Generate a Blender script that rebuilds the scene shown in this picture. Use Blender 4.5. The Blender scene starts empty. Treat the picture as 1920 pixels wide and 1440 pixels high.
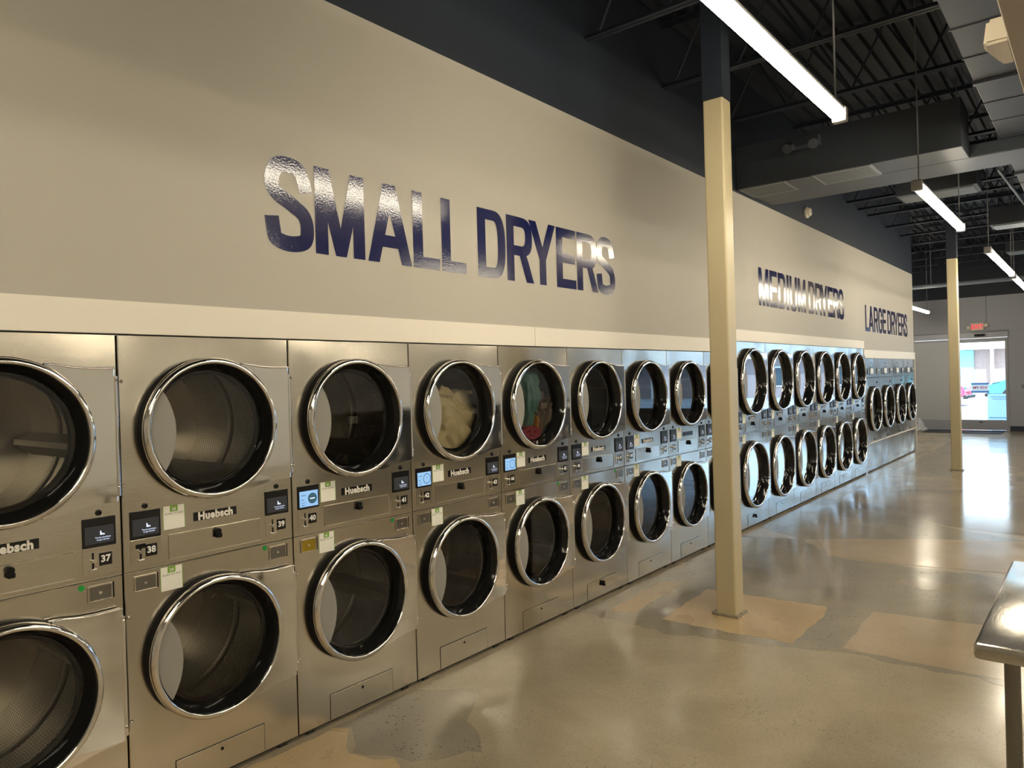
import bpy, bmesh, math, random
from mathutils import Vector, Matrix, noise
random.seed(7)
PI = math.pi
SC = bpy.context.scene
COL = SC.collection

# ------------------------------------------------------------------ camera
cam_d = bpy.data.cameras.new('camera'); cam = bpy.data.objects.new('camera', cam_d); COL.objects.link(cam)
SC.camera = cam
yaw, pitch, roll = 0.6808, -0.0054, -0.0285
fw = Vector((math.cos(pitch)*math.cos(yaw), math.cos(pitch)*math.sin(yaw), math.sin(pitch)))
rt = fw.cross(Vector((0, 0, 1))).normalized(); up = rt.cross(fw)
r2 = math.cos(roll)*rt + math.sin(roll)*up; u2 = -math.sin(roll)*rt + math.cos(roll)*up
cam.matrix_world = Matrix(((r2.x, u2.x, -fw.x, -1.291), (r2.y, u2.y, -fw.y, -3.104), (r2.z, u2.z, -fw.z, 1.7198), (0, 0, 0, 1)))
cam_d.sensor_width = 36.0; cam_d.lens = 1366.7/1920*36.0
cam_d.clip_start = 0.05; cam_d.clip_end = 300

# ------------------------------------------------------------------ world, sun, exposure
SC.view_settings.view_transform = 'Standard'; SC.view_settings.look = 'None'
SC.view_settings.gamma = 1.0; SC.view_settings.use_curve_mapping = False
SC.view_settings.exposure = 0.65
W = bpy.data.worlds.new('sky'); SC.world = W; W.use_nodes = True
bg = W.node_tree.nodes['Background']
bg.inputs['Color'].default_value = (0.72, 0.86, 1.0, 1); bg.inputs['Strength'].default_value = 4.4
sun_d = bpy.data.lights.new('sun', 'SUN'); sun_d.energy = 6.0; sun_d.angle = 0.01; sun_d.color = (1, 0.95, 0.86)
sun = bpy.data.objects.new('sun', sun_d); COL.objects.link(sun)
sun.rotation_euler = (math.radians(20), math.radians(-42), 0)
SC.cycles.max_bounces = 8; SC.cycles.diffuse_bounces = 4; SC.cycles.glossy_bounces = 4
SC.cycles.transparent_max_bounces = 10; SC.cycles.sample_clamp_indirect = 6.0
SC.cycles.caustics_reflective = False; SC.cycles.caustics_refractive = False
LAMP_STRENGTH = 34.0
LAMP_COLOR = (1.0, 0.88, 0.67)

FL = -0.025            # floor level; dryer front panels hang just above it
CEIL = 5.0             # underside of the roof deck

# ------------------------------------------------------------------ materials
def new_mat(name):
    m = bpy.data.materials.new(name); m.use_nodes = True
    nt = m.node_tree; b = nt.nodes['Principled BSDF']
    return m, nt, b
def mat(name, color, rough=0.5, metal=0.0, coat=0.0, spec=0.5, bump=0.0, bscale=40, vary=0.0, vscale=3, stretch=(1, 1, 1), aniso=0.0, bdist=0.01):
    m, nt, b = new_mat(name)
    b.inputs['Base Color'].default_value = (*color, 1); b.inputs['Roughness'].default_value = rough
    b.inputs['Metallic'].default_value = metal; b.inputs['Coat Weight'].default_value = coat
    b.inputs['Specular IOR Level'].default_value = spec
    if bump or vary:
        tc = nt.nodes.new('ShaderNodeTexCoord'); mp = nt.nodes.new('ShaderNodeMapping')
        mp.inputs['Scale'].default_value = stretch
        nt.links.new(tc.outputs['Object'], mp.inputs['Vector'])
    if bump:
        n = nt.nodes.new('ShaderNodeTexNoise'); n.inputs['Scale'].default_value = bscale; n.inputs['Detail'].default_value = 3
        bp = nt.nodes.new('ShaderNodeBump'); bp.inputs['Strength'].default_value = bump; bp.inputs['Distance'].default_value = bdist
        nt.links.new(mp.outputs[0], n.inputs['Vector']); nt.links.new(n.outputs['Fac'], bp.inputs['Height'])
        nt.links.new(bp.outputs[0], b.inputs['Normal'])
    if vary:
        n2 = nt.nodes.new('ShaderNodeTexNoise'); n2.inputs['Scale'].default_value = vscale; n2.inputs['Detail'].default_value = 5
        hsv = nt.nodes.new('ShaderNodeMix'); hsv.data_type = 'RGBA'
        hsv.inputs['A'].default_value = (*[c*(1-vary) for c in color], 1); hsv.inputs['B'].default_value = (*[min(1, c*(1+vary)) for c in color], 1)
        nt.links.new(mp.outputs[0], n2.inputs['Vector']); nt.links.new(n2.outputs['Fac'], hsv.inputs['Factor'])
        nt.links.new(hsv.outputs['Result'], b.inputs['Base Color'])
    return m
def emit(name, color, strength):
    m, nt, b = new_mat(name)
    b.inputs['Base Color'].default_value = (*[min(c, .9) for c in color], 1)
    b.inputs['Emission Color'].default_value = (*color, 1); b.inputs['Emission Strength'].default_value = strength
    return m

def steel_mat(name, color, rough, wave, grain):
    """stainless sheet: slow oil-canning waves plus a fine horizontal brushing"""
    m, nt, b = new_mat(name); N = nt.nodes.new; L = nt.links.new
    b.inputs['Base Color'].default_value = (*color, 1); b.inputs['Metallic'].default_value = 1.0; b.inputs['Roughness'].default_value = rough
    tc = N('ShaderNodeTexCoord'); oi = N('ShaderNodeObjectInfo')
    add = N('ShaderNodeVectorMath'); add.operation = 'ADD'
    sc = N('ShaderNodeVectorMath'); sc.operation = 'SCALE'; sc.inputs['Scale'].default_value = 40.0
    cmb = N('ShaderNodeCombineXYZ'); L(oi.outputs['Random'], cmb.inputs[0]); L(oi.outputs['Random'], cmb.inputs[1])
    L(cmb.outputs[0], sc.inputs[0]); L(tc.outputs['Object'], add.inputs[0]); L(sc.outputs[0], add.inputs[1])
    n = N('ShaderNodeTexNoise'); n.inputs['Scale'].default_value = 2.2; n.inputs['Detail'].default_value = 0.5; L(add.outputs[0], n.inputs['Vector'])
    b1 = N('ShaderNodeBump'); b1.inputs['Strength'].default_value = 1.0; b1.inputs['Distance'].default_value = wave; L(n.outputs['Fac'], b1.inputs['Height'])
    mp = N('ShaderNodeMapping'); mp.inputs['Scale'].default_value = (6, 6, 600); L(tc.outputs['Object'], mp.inputs['Vector'])
    n2 = N('ShaderNodeTexNoise'); n2.inputs['Scale'].default_value = 1.0; L(mp.outputs[0], n2.inputs['Vector'])
    b2 = N('ShaderNodeBump'); b2.inputs['Strength'].default_value = grain; b2.inputs['Distance'].default_value = 0.001
    L(n2.outputs['Fac'], b2.inputs['Height']); L(b1.outputs[0], b2.inputs['Normal']); L(b2.outputs[0], b.inputs['Normal'])
    return m

M = {}
M['wall'] = mat('wall_paint', (0.50, 0.475, 0.42), 0.55, bump=0.05, bscale=300, vary=0.03, vscale=1.2)
M['wallpale'] = mat('pale_wall_paint', (0.74, 0.74, 0.72), 0.6, vary=0.02)
M['wallfar_daylit'] = mat('daylit_far_wall_paint', (0.38, 0.40, 0.45), 0.6, vary=0.03)  # grey wall paint with the cool entrance daylight put into its colour
M['black'] = mat('black_ceiling_paint', (0.019, 0.026, 0.042), 0.55, vary=0.1, vscale=1.5)
M['deck'] = mat('black_deck_paint', (0.011, 0.015, 0.024), 0.6)
M['ductblack'] = mat('black_duct_paint', (0.046, 0.055, 0.072), 0.45, vary=0.12, vscale=2)
M['grille'] = mat('grille_paint', (0.17, 0.185, 0.205), 0.5)
M['palegrille_daylit'] = mat('daylit_pale_grille_paint', (0.30, 0.36, 0.43), 0.5)  # blue in this colour stands in for daylight on the duct bottoms
M['pipe'] = mat('grey_pipe_paint', (0.26, 0.31, 0.37), 0.45)
M['trim'] = mat('white_trim', (0.88, 0.83, 0.74), 0.45)
M['column'] = mat('cream_column_paint', (0.60, 0.52, 0.335), 0.35, bump=0.03, bscale=60, vary=0.05, vscale=2)
M['vinyl'] = mat('navy_vinyl', (0.008, 0.013, 0.085), 0.10, spec=0.5, bump=0.25, bscale=110, bdist=0.0015)
M['steel'] = steel_mat('brushed_stainless', (0.62, 0.58, 0.50), 0.19, 0.020, 0.12)
M['polished'] = steel_mat('polished_stainless', (0.80, 0.785, 0.75), 0.05, 0.003, 0.01)
M['chrome'] = mat('chrome', (0.80, 0.78, 0.75), 0.05, metal=1.0)
M['darksteel'] = mat('dark_steel', (0.24, 0.23, 0.21), 0.3, metal=1.0)
M['brass'] = mat('yellow_brass', (0.55, 0.40, 0.06), 0.3, metal=1.0)
M['rubber'] = mat('black_rubber', (0.008, 0.008, 0.009), 0.6, spec=0.15)
M['bowl'] = mat('black_door_bowl', (0.010, 0.010, 0.010), 0.12, spec=0.3)
M['plate_grey'] = mat('grey_handle_plate', (0.30, 0.29, 0.265), 0.5)
M['cabinet'] = mat('dark_cabinet', (0.03, 0.03, 0.03), 0.6)
M['plastic'] = mat('black_plastic', (0.008, 0.008, 0.010), 0.18)
M['white'] = mat('white_print', (0.85, 0.85, 0.82), 0.5)
M['paper'] = mat('white_sticker', (0.92, 0.92, 0.84), 0.5)
M['green'] = mat('green_print', (0.22, 0.42, 0.06), 0.5)
M['greendot'] = mat('green_dot', (0.0, 0.32, 0.05), 0.5)
M['grey_print'] = mat('grey_print', (0.25, 0.25, 0.22), 0.6)
M['label_silver'] = mat('silver_print', (0.80, 0.77, 0.70), 0.4)
M['disp_dark'] = emit('idle_screen', (0.022, 0.024, 0.028), 0.25)
M['disp_lit'] = emit('lit_screen', (0.25, 0.48, 0.85), 0.42)
M['disp_text'] = emit('screen_text', (0.55, 0.65, 0.9), 0.9)
M['disp_ring'] = emit('screen_ring', (0.02, 0.07, 0.10), 0.6)
M['lamp'] = emit('lamp_diffuser', LAMP_COLOR, LAMP_STRENGTH)
M['lamp_body'] = mat('lamp_housing', (0.55, 0.55, 0.55), 0.35, metal=0.4)
M['cable'] = mat('steel_cable', (0.25, 0.26, 0.28), 0.5)
M['alu'] = mat('door_aluminium', (0.40, 0.42, 0.48), 0.4, metal=0.3)
M['navybase'] = mat('dark_rubber_base', (0.02, 0.03, 0.06), 0.5)
M['matrug'] = mat('dark_entrance_mat', (0.05, 0.06, 0.08), 0.9, bump=0.4, bscale=200)
M['red'] = emit('exit_red', (0.85, 0.05, 0.08), 0.55)
M['offwhite'] = mat('off_white_plastic', (0.72, 0.66, 0.54), 0.35)
M['soffit'] = mat('beige_soffit_paint', (0.50, 0.45, 0.38), 0.5)
M['asphalt'] = mat('parking_asphalt', (0.42, 0.43, 0.45), 0.9, vary=0.1)
M['brick'] = mat('brick', (0.33, 0.25, 0.23), 0.9, vary=0.3, vscale=6, stretch=(1, 1, 6))
M['facade'] = mat('white_facade', (0.9, 0.9, 0.9), 0.7)
M['teal'] = mat('teal_metal_cladding', (0.22, 0.52, 0.62), 0.5)
M['carteal'] = mat('teal_car_paint', (0.06, 0.24, 0.32), 0.2, coat=0.6)
M['carred'] = mat('red_car_paint', (0.55, 0.03, 0.10), 0.2, coat=0.6)
M['carglass'] = mat('car_glass', (0.03, 0.05, 0.06), 0.05)
M['tyre'] = mat('tyre', (0.015, 0.015, 0.017), 0.8)
M['signblue'] = mat('sign_blue', (0.05, 0.13, 0.32), 0.5)
M['signpale'] = mat('sign_pale_blue', (0.35, 0.55, 0.68), 0.5)
M['signred'] = emit('sign_red', (0.70, 0.12, 0.16), 0.35)
M['tile_ext'] = mat('sidewalk', (0.6, 0.6, 0.6), 0.9)

def glass_mat(name, tint, ior):
    m = bpy.data.materials.new(name); m.use_nodes = True; nt = m.node_tree
    for n in list(nt.nodes): nt.nodes.remove(n)
    o = nt.nodes.new('ShaderNodeOutputMaterial'); mx = nt.nodes.new('ShaderNodeMixShader'); f = nt.nodes.new('ShaderNodeFresnel')
    t = nt.nodes.new('ShaderNodeBsdfTransparent'); g = nt.nodes.new('ShaderNodeBsdfGlossy')
    f.inputs['IOR'].default_value = ior; t.inputs['Color'].default_value = (*tint, 1); g.inputs['Roughness'].default_value = 0.01
    nt.links.new(f.outputs[0], mx.inputs[0]); nt.links.new(t.outputs[0], mx.inputs[1]); nt.links.new(g.outputs[0], mx.inputs[2]); nt.links.new(mx.outputs[0], o.inputs[0])
    return m
M['glass'] = glass_mat('dryer_door_glass', (0.88, 0.86, 0.80), 1.6)
M['tinted'] = glass_mat('tinted_storefront_glass', (0.60, 0.72, 0.82), 1.45)  # tint added to dim and cool the daylight mirrored in the dryers
M['pane'] = glass_mat('storefront_glass', (0.92, 0.97, 0.98), 1.45)

def backlit(name, color):
    m = bpy.data.materials.new(name); m.use_nodes = True; nt = m.node_tree
    for n in list(nt.nodes): nt.nodes.remove(n)
    o = nt.nodes.new('ShaderNodeOutputMaterial'); mx = nt.nodes.new('ShaderNodeMixShader'); a = nt.nodes.new('ShaderNodeBsdfDiffuse'); b = nt.nodes.new('ShaderNodeBsdfTranslucent')
    a.inputs['Color'].default_value = (*color, 1); b.inputs['Color'].default_value = (*color, 1); mx.inputs[0].default_value = 0.5
    nt.links.new(a.outputs[0], mx.inputs[1]); nt.links.new(b.outputs[0], mx.inputs[2]); nt.links.new(mx.outputs[0], o.inputs[0])
    return m
M['sheet'] = backlit('translucent_sign_white', (0.75, 0.82, 0.86)); M['sheetblue'] = backlit('translucent_sign_blue', (0.10, 0.24, 0.5)); M['sheetred'] = backlit('translucent_sign_red', (0.8, 0.15, 0.22))
def drum_mat():
    m, nt, b = new_mat('perforated_drum_steel'); N = nt.nodes.new; L = nt.links.new
    b.inputs['Metallic'].default_value = 1.0; b.inputs['Roughness'].default_value = 0.19
    uv = N('ShaderNodeUVMap'); mp = N('ShaderNodeMapping'); mp.inputs['Rotation'].default_value = (0, 0, PI/4)
    v = N('ShaderNodeTexVoronoi'); v.inputs['Scale'].default_value = 66; v.inputs['Randomness'].default_value = 0.0; v.voronoi_dimensions = '2D'
    r = N('ShaderNodeValToRGB'); r.color_ramp.elements[0].position = 0.27; r.color_ramp.elements[1].position = 0.33
    r.color_ramp.elements[0].color = (0.012, 0.011, 0.01, 1); r.color_ramp.elements[1].color = (0.54, 0.51, 0.44, 1)
    L(uv.outputs[0], mp.inputs[0]); L(mp.outputs[0], v.inputs['Vector']); L(v.outputs['Distance'], r.inputs[0]); L(r.outputs[0], b.inputs['Base Color'])
    rr = N('ShaderNodeMapRange'); rr.inputs[1].default_value = 0.27; rr.inputs[2].default_value = 0.33; rr.inputs[3].default_value = 0; rr.inputs[4].default_value = 1
    L(v.outputs['Distance'], rr.inputs[0]); L(rr.outputs[0], b.inputs['Metallic'])
    return m
M['drum'] = drum_mat()
M['drumplain'] = mat('drum_steel', (0.50, 0.47, 0.42), 0.3, metal=1.0)

def concrete(name, base, dark, light, speck, speckcol, rough=0.24):
    m, nt, b = new_mat(name); N = nt.nodes.new; L = nt.links.new
    tc = N('ShaderNodeTexCoord')
    n1 = N('ShaderNodeTexNoise'); n1.inputs['Scale'].default_value = 0.9; n1.inputs['Detail'].default_value = 8; n1.inputs['Roughness'].default_value = 0.6; n1.inputs['Distortion'].default_value = 0.4
    L(tc.outputs['Object'], n1.inputs['Vector'])
    r = N('ShaderNodeValToRGB'); e = r.color_ramp.elements
    e[0].position = 0.3; e[0].color = (*dark, 1); e[1].position = 0.7; e[1].color = (*light, 1)
    x = e.new(0.5); x.color = (*base, 1)
    L(n1.outputs['Fac'], r.inputs[0])
    # aggregate specks
    v = N('ShaderNodeTexVoronoi'); v.inputs['Scale'].default_value = 42; L(tc.outputs['Object'], v.inputs['Vector'])
    n2 = N('ShaderNodeTexNoise'); n2.inputs['Scale'].default_value = 2.3; n2.inputs['Detail'].default_value = 4; L(tc.outputs['Object'], n2.inputs['Vector'])
    lt = N('ShaderNodeMapRange'); lt.inputs[1].default_value = 0.30; lt.inputs[2].default_value = 0.20; lt.inputs[3].default_value = 0; lt.inputs[4].default_value = 1
    L(v.outputs['Distance'], lt.inputs[0])
    mr = N('ShaderNodeMapRange'); mr.inputs[1].default_value = 0.45; mr.inputs[2].default_value = 0.62; mr.inputs[3].default_value = 0.1; mr.inputs[4].default_value = 1.0
    L(n2.outputs['Fac'], mr.inputs[0])
    sepc = N('ShaderNodeSeparateColor'); L(v.outputs['Color'], sepc.inputs[0])
    gt = N('ShaderNodeMath'); gt.operation = 'GREATER_THAN'; gt.inputs[1].default_value = 0.45; L(sepc.outputs[0], gt.inputs[0])
    mu = N('ShaderNodeMath'); mu.operation = 'MULTIPLY'; L(lt.outputs[0], mu.inputs[0]); L(mr.outputs[0], mu.inputs[1])
    mu2 = N('ShaderNodeMath'); mu2.operation = 'MULTIPLY'; L(mu.outputs[0], mu2.inputs[0]); L(gt.outputs[0], mu2.inputs[1])
    mu3 = N('ShaderNodeMath'); mu3.operation = 'MULTIPLY'; mu3.inputs[1].default_value = speck; L(mu2.outputs[0], mu3.inputs[0])
    mx = N('ShaderNodeMix'); mx.data_type = 'RGBA'; mx.inputs['B'].default_value = (*speckcol, 1)
    L(mu3.outputs[0], mx.inputs['Factor']); L(r.outputs[0], mx.inputs['A'])
    # fine grain
    n3 = N('ShaderNodeTexNoise'); n3.inputs['Scale'].default_value = 130; n3.inputs['Detail'].default_value = 3; L(tc.outputs['Object'], n3.inputs['Vector'])
    mr3 = N('ShaderNodeMapRange'); mr3.inputs[1].default_value = 0.3; mr3.inputs[2].default_value = 0.7; mr3.inputs[3].default_value = 0.88; mr3.inputs[4].default_value = 1.1
    L(n3.outputs['Fac'], mr3.inputs[0])
    vm = N('ShaderNodeVectorMath'); vm.operation = 'SCALE'; L(mx.outputs['Result'], vm.inputs[0]); L(mr3.outputs[0], vm.inputs['Scale'])
    L(vm.outputs[0], b.inputs['Base Color'])
    mr2 = N('ShaderNodeMapRange'); mr2.inputs[1].default_value = 0.3; mr2.inputs[2].default_value = 0.7; mr2.inputs[3].default_value = rough*0.75; mr2.inputs[4].default_value = rough*1.35
    L(n2.outputs['Fac'], mr2.inputs[0]); L(mr2.outputs[0], b.inputs['Roughness'])
    bp = N('ShaderNodeBump'); bp.inputs['Strength'].default_value = 0.12; bp.inputs['Distance'].default_value = 0.01
    L(n1.outputs['Fac'], bp.inputs['Height']); L(bp.outputs[0], b.inputs['Normal'])
    b.inputs['Specular IOR Level'].default_value = 0.6
    return m
M['floor'] = concrete('polished_concrete', (0.42, 0.35, 0.245), (0.345, 0.285, 0.20), (0.50, 0.42, 0.30), 0.5, (0.19, 0.165, 0.125), 0.20)
M['floor_grey'] = concrete('grey_aggregate_concrete', (0.315, 0.275, 0.21), (0.24, 0.215, 0.17), (0.39, 0.335, 0.25), 0.9, (0.10, 0.095, 0.085), 0.18)
M['floor_orange'] = concrete('orange_stained_concrete', (0.58, 0.43, 0.24), (0.46, 0.32, 0.165), (0.68, 0.53, 0.34), 0.4, (0.2, 0.15, 0.1), 0.3)
M['floor_pink'] = concrete('pinkish_concrete', (0.46, 0.36, 0.245), (0.37, 0.30, 0.21), (0.54, 0.42, 0.29), 0.35, (0.22, 0.18, 0.14), 0.18)
M['floor_pale'] = concrete('pale_concrete', (0.36, 0.305, 0.23), (0.28, 0.24, 0.19), (0.44, 0.36, 0.26), 0.3, (0.2, 0.17, 0.14), 0.13)
M['table_steel'] = mat('scratched_table_steel', (0.52, 0.50, 0.46), 0.18, metal=1.0, bump=0.2, bscale=60, bdist=0.001, vary=0.12, vscale=25, stretch=(1, 6, 1))

# ------------------------------------------------------------------ mesh helpers
def link(name, me, m=None, parent=None):
    o = bpy.data.objects.new(name, me); COL.objects.link(o)
    if m is not None and me is not None and len(me.materials) == 0: me.materials.append(m)
    if parent is not None: o.parent = parent
    return o
def finish(bm, name, m=None, smooth=None):
    me = bpy.data.meshes.new(name)
    bmesh.ops.recalc_face_normals(bm, faces=bm.faces)
    bm.to_mesh(me); bm.free()
    if m is not None: me.materials.append(m)
    if smooth is not None:
        for p in me.polygons: p.use_smooth = True
        me.set_sharp_from_angle(angle=math.radians(smooth))
    return me
def bx(bm, x0, x1, y0, y1, z0, z1, bevel=0.0):
    vs = [bm.verts.new(c) for c in ((x0, y0, z0), (x1, y0, z0), (x1, y1, z0), (x0, y1, z0), (x0, y0, z1), (x1, y0, z1), (x1, y1, z1), (x0, y1, z1))]
    fs = [bm.faces.new([vs[i] for i in f]) for f in ((0, 3, 2, 1), (4, 5, 6, 7), (0, 1, 5, 4), (1, 2, 6, 5), (2, 3, 7, 6), (3, 0, 4, 7))]
    if bevel:
        es = set(e for f in fs for e in f.edges)
        bmesh.ops.bevel(bm, geom=list(es), offset=bevel, segments=2, affect='EDGES', profile=0.5)
def box_me(name, m, *a, bevel=0.0):
    bm = bmesh.new(); bx(bm, *a, bevel=bevel); return finish(bm, name, m)
def boxes_me(name, m, boxes, bevel=0.0):
    bm = bmesh.new()
    for b in boxes: bx(bm, *b, bevel=bevel)
    return finish(bm, name, m)
def tube(bm, a, b, r, n=12, r2=None, cap=True):
    a = Vector(a); b = Vector(b); d = (b-a).normalized(); r2 = r if r2 is None else r2
    t = Vector((0, 0, 1)) if abs(d.z) < .9 else Vector((1, 0, 0)); u = d.cross(t).normalized(); v = d.cross(u)
    A = [bm.verts.new(a + r*(math.cos(k*2*PI/n)*u + math.sin(k*2*PI/n)*v)) for k in range(n)]
    B = [bm.verts.new(b + r2*(math.cos(k*2*PI/n)*u + math.sin(k*2*PI/n)*v)) for k in range(n)]
    for k in range(n): bm.faces.new((A[k], A[(k+1) % n], B[(k+1) % n], B[k]))
    if cap: bm.faces.new(A[::-1]); bm.faces.new(B)
def tube_me(name, m, a, b, r, n=12, r2=None, smooth=40):
    bm = bmesh.new(); tube(bm, a, b, r, n, r2); return finish(bm, name, m, smooth)
def lathe_y(name, m, prof, n=72, smooth=50, closed=False, uv=False):
    """revolve (radius, y) about the local Y axis"""
    bm = bmesh.new(); rings = []
    for (r, y) in prof:
        rings.append([bm.verts.new((r*math.cos(k*2*PI/n), y, r*math.sin(k*2*PI/n))) for k in range(n)])
    pr = list(zip(rings[:-1], rings[1:]))
    if closed: pr.append((rings[-1], rings[0]))
    for A, B in pr:
        for k in range(n): bm.faces.new((A[k], A[(k+1) % n], B[(k+1) % n], B[k]))
    return finish(bm, name, m, smooth)
def disc_me(name, m, r, y, n=64):
    bm = bmesh.new(); bm.faces.new([bm.verts.new((r*math.cos(k*2*PI/n), y, r*math.sin(k*2*PI/n))) for k in range(n)]); return finish(bm, name, m)
def prism(bm, pts, y0, y1):
    """extrude an outline given in (x, z) from y0 (front) to y1"""
    A = [bm.verts.new((x, y0, z)) for x, z in pts]; B = [bm.verts.new((x, y1, z)) for x, z in pts]; n = len(pts)
    bm.faces.new(A); bm.faces.new(B[::-1])
    for k in range(n): bm.faces.new((A[k], B[k], B[(k+1) % n], A[(k+1) % n]))
def prism_me(name, m, pts, y0, y1, bevel=0.0):
    bm = bmesh.new(); prism(bm, pts, y0, y1)
    if bevel:
        es = [e for e in bm.edges if abs(e.verts[0].co.y-y0) < 1e-6 and abs(e.verts[1].co.y-y0) < 1e-6]
        bmesh.ops.bevel(bm, geom=es, offset=bevel, segments=2, affect='EDGES', profile=0.5)
    bmesh.ops.triangulate(bm, faces=[f for f in bm.faces if len(f.verts) > 4])
    return finish(bm, name, m)
def empty(name, loc=(0, 0, 0), rz=0):
    o = bpy.data.objects.new(name, None); COL.objects.link(o); o.location = loc; o.rotation_euler = (0, 0, rz); o.empty_display_size = 0.1
    return o
def tag(o, label, cat, group=None):
    o['label'] = label; o['category'] = cat
    if group: o['group'] = group
    return o
def struct(o): o['kind'] = 'structure'; return o
def stuff(o): o['kind'] = 'stuff'; return o
_tc = {}
def text_me(s, size, m, bold=0.0, align='CENTER', xs=1.0, depth=0.0006, mirror=False, rot='front', space=1.0):
    """lettering as a flat mesh in the XZ plane (reads from -Y)"""
    key = (s, size, m.name, bold, align, xs, mirror, rot)
    if key in _tc: return _tc[key]
    cu = bpy.data.curves.new('text', 'FONT'); cu.body = s; cu.size = size; cu.align_x = align; cu.align_y = 'CENTER'; cu.offset = bold*size
    cu.space_character = space; cu.resolution_u = 3; cu.extrude = 0.0; cu.fill_mode = 'FRONT'
    o = bpy.data.objects.new('text', cu); COL.objects.link(o)
    dg = bpy.context.evaluated_depsgraph_get(); dg.update()
    me = bpy.data.meshes.new_from_object(o.evaluated_get(dg))
    bpy.data.objects.remove(o); bpy.data.curves.remove(cu)
    for v in me.vertices:
        x, y = v.co.x*xs*(-1 if mirror else 1), v.co.y
        v.co = (x, 0, y)
    me.materials.clear(); me.materials.append(m); me.name = 'lettering'
    _tc[key] = me
    return me
def at(o, x, y, z): o.location = (x, y, z); return o

# ------------------------------------------------------------------ the setting
X0, X1, Y0, Y1 = -5.0, 22.2, -11.5, 1.6
floor = struct(link('floor', box_me('floor', M['floor'], X0-.3, X1, Y0-.3, Y1, FL-0.2, FL)))
def patch(pts, m, h, rough=0.03, sub=0.06):
    """a patch of differently coloured concrete with a broken edge, set in the floor"""
    out = []
    n = len(pts)
    for i in range(n):
        a = Vector((*pts[i], 0)); b = Vector((*pts[(i+1) % n], 0)); L = (b-a).length; k = max(2, int(L/sub))
        d = (b-a).normalized(); q = Vector((-d.y, d.x, 0))
        for j in range(k):
            p = a + (b-a)*j/k
            p = p + q*rough*(noise.noise(p*7)*0.7 + noise.noise(p*23)*0.45)
            out.append((p.x, p.y))
    bm = bmesh.new()
    top = [bm.verts.new((x, y, FL+h)) for x, y in out]; bot = [bm.verts.new((x, y, FL)) for x, y in out]; N = len(out)
    f = bm.faces.new(top)
    for k in range(N): bm.faces.new((top[k], top[(k+1) % N], bot[(k+1) % N], bot[k]))
    bmesh.ops.triangulate(bm, faces=[f])
    return link('floor_patch', finish(bm, 'floor_patch', m), parent=floor)
patch([(3.22, -.02), (3.18, -.9), (3.45, -1.75), (3.50, -3.6), (5.95, -3.6), (5.85, -1.2), (6.5, -.6), (6.3, -.02)], M['floor_grey'], 0.0008, 0.09, 0.07)
patch([(6.5, -.6), (6.9, -.02), (9.2, -.02), (9.1, -.6), (7.85, -1.74), (7.5, -2.5), (7.3, -3.6), (7.15, -3.6), (7.2, -1.9), (6.55, -.85)], M['floor_grey'], 0.0009, 0.04, 0.12)
patch([(9.15, -.3), (21.8, -.3), (21.8, -6), (7.7, -6), (7.7, -2.6), (7.95, -1.75)], M['floor_pale'], 0.0007, 0.04, 0.3)
patch([(3.41, -.62), (4.29, -.575), (4.33, -1.50), (4.02, -1.53), (3.46, -1.52), (3.42, -1.17)], M['floor_orange'], 0.0016, 0.035)
patch([(3.36, -.20), (4.27, -.165), (4.33, -.345), (3.40, -.38)], M['floor_orange'], 0.0016, 0.035)
patch([(3.54, -1.80), (4.40, -1.79), (4.48, -2.40), (4.50, -3.4), (3.60, -3.4), (3.53, -2.65)], M['floor_pink'], 0.0016, 0.02)
patch([(5.91, -1.05), (6.56, -.76), (7.20, -1.83), (7.45, -2.48), (7.4, -3.4), (6.05, -3.4), (6.03, -2.34), (5.92, -1.58)], M['floor_pink'], 0.0017, 0.035)
patch([(-1.5, -.03), (.98, -.03), (1.02, -.10), (.86, -.30), (.90, -.44), (.98, -.52), (.80, -.75), (-1.5, -.95)], M['floor_orange'], 0.0012, 0.04)
patch([(.98, -.03), (1.55, -.03), (1.75, -.30), (1.45, -.55), (1.25, -.80), (1.0, -.60), (.93, -.45), (.88, -.30), (1.04, -.10)], M['floor_grey'], 0.0010, 0.05)
patch([(5.16, -1.98), (5.27, -1.75), (5.40, -1.78), (5.53, -1.92), (5.45, -2.12), (5.3, -2.14)], M['floor_pale'], 0.0014, 0.02, 0.05)

# left (dryer) wall: three heights above three kinds of machine, black paint above the grey
wl = struct(link('wall_left', boxes_me('wall_left', M['wall'], [(X0, -.8, 0, .15, FL, 1.955), (X0, 6.4, 0, .15, 1.955, 3.72), (6.4, 11.9, 0, .15, 2.08, 3.72), (11.9, 16.14, 0, .15, 1.92, 3.72)])))
link('painted_upper_wall', box_me('painted_upper_wall', M['black'], X0, 16.14, 0.0, .15, 3.72, CEIL+.05), parent=wl)['label'] = 'black painted band of wall above the grey'
link('wall_return', box_me('wall_return', M['wallfar_daylit'], 16.0, 16.14, .15, Y1, FL, CEIL), parent=wl)
tr = struct(link('trim_1', boxes_me('trim_1', M['trim'], [(-.8, 2.797, -.012, -.001, 1.953, 2.088), (2.801, 6.4, -.012, -.001, 1.953, 2.088)], bevel=.002)))
struct(link('trim_2', box_me('trim_2', M['trim'], 6.4, 11.93, -.012, -.001, 2.077, 2.205, bevel=.002)))
struct(link('trim_3', box_me('trim_3', M['trim'], 11.93, 16.14, -.012, -.001, 1.917, 2.062, bevel=.002)))
struct(link('trim_4', boxes_me('trim_4', M['white'], [(16.14, 16.16, -.02, .03, FL, 2.062)], bevel=.002)))
struct(link('wall_side', box_me('wall_side', M['wallfar_daylit'], 16.14, X1, Y1, Y1+.15, FL, CEIL+.06)))
struct(link('wall_right', box_me('wall_right', M['wallpale'], X0, X1, Y0-.15, Y0, FL, CEIL+.06)))
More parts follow.
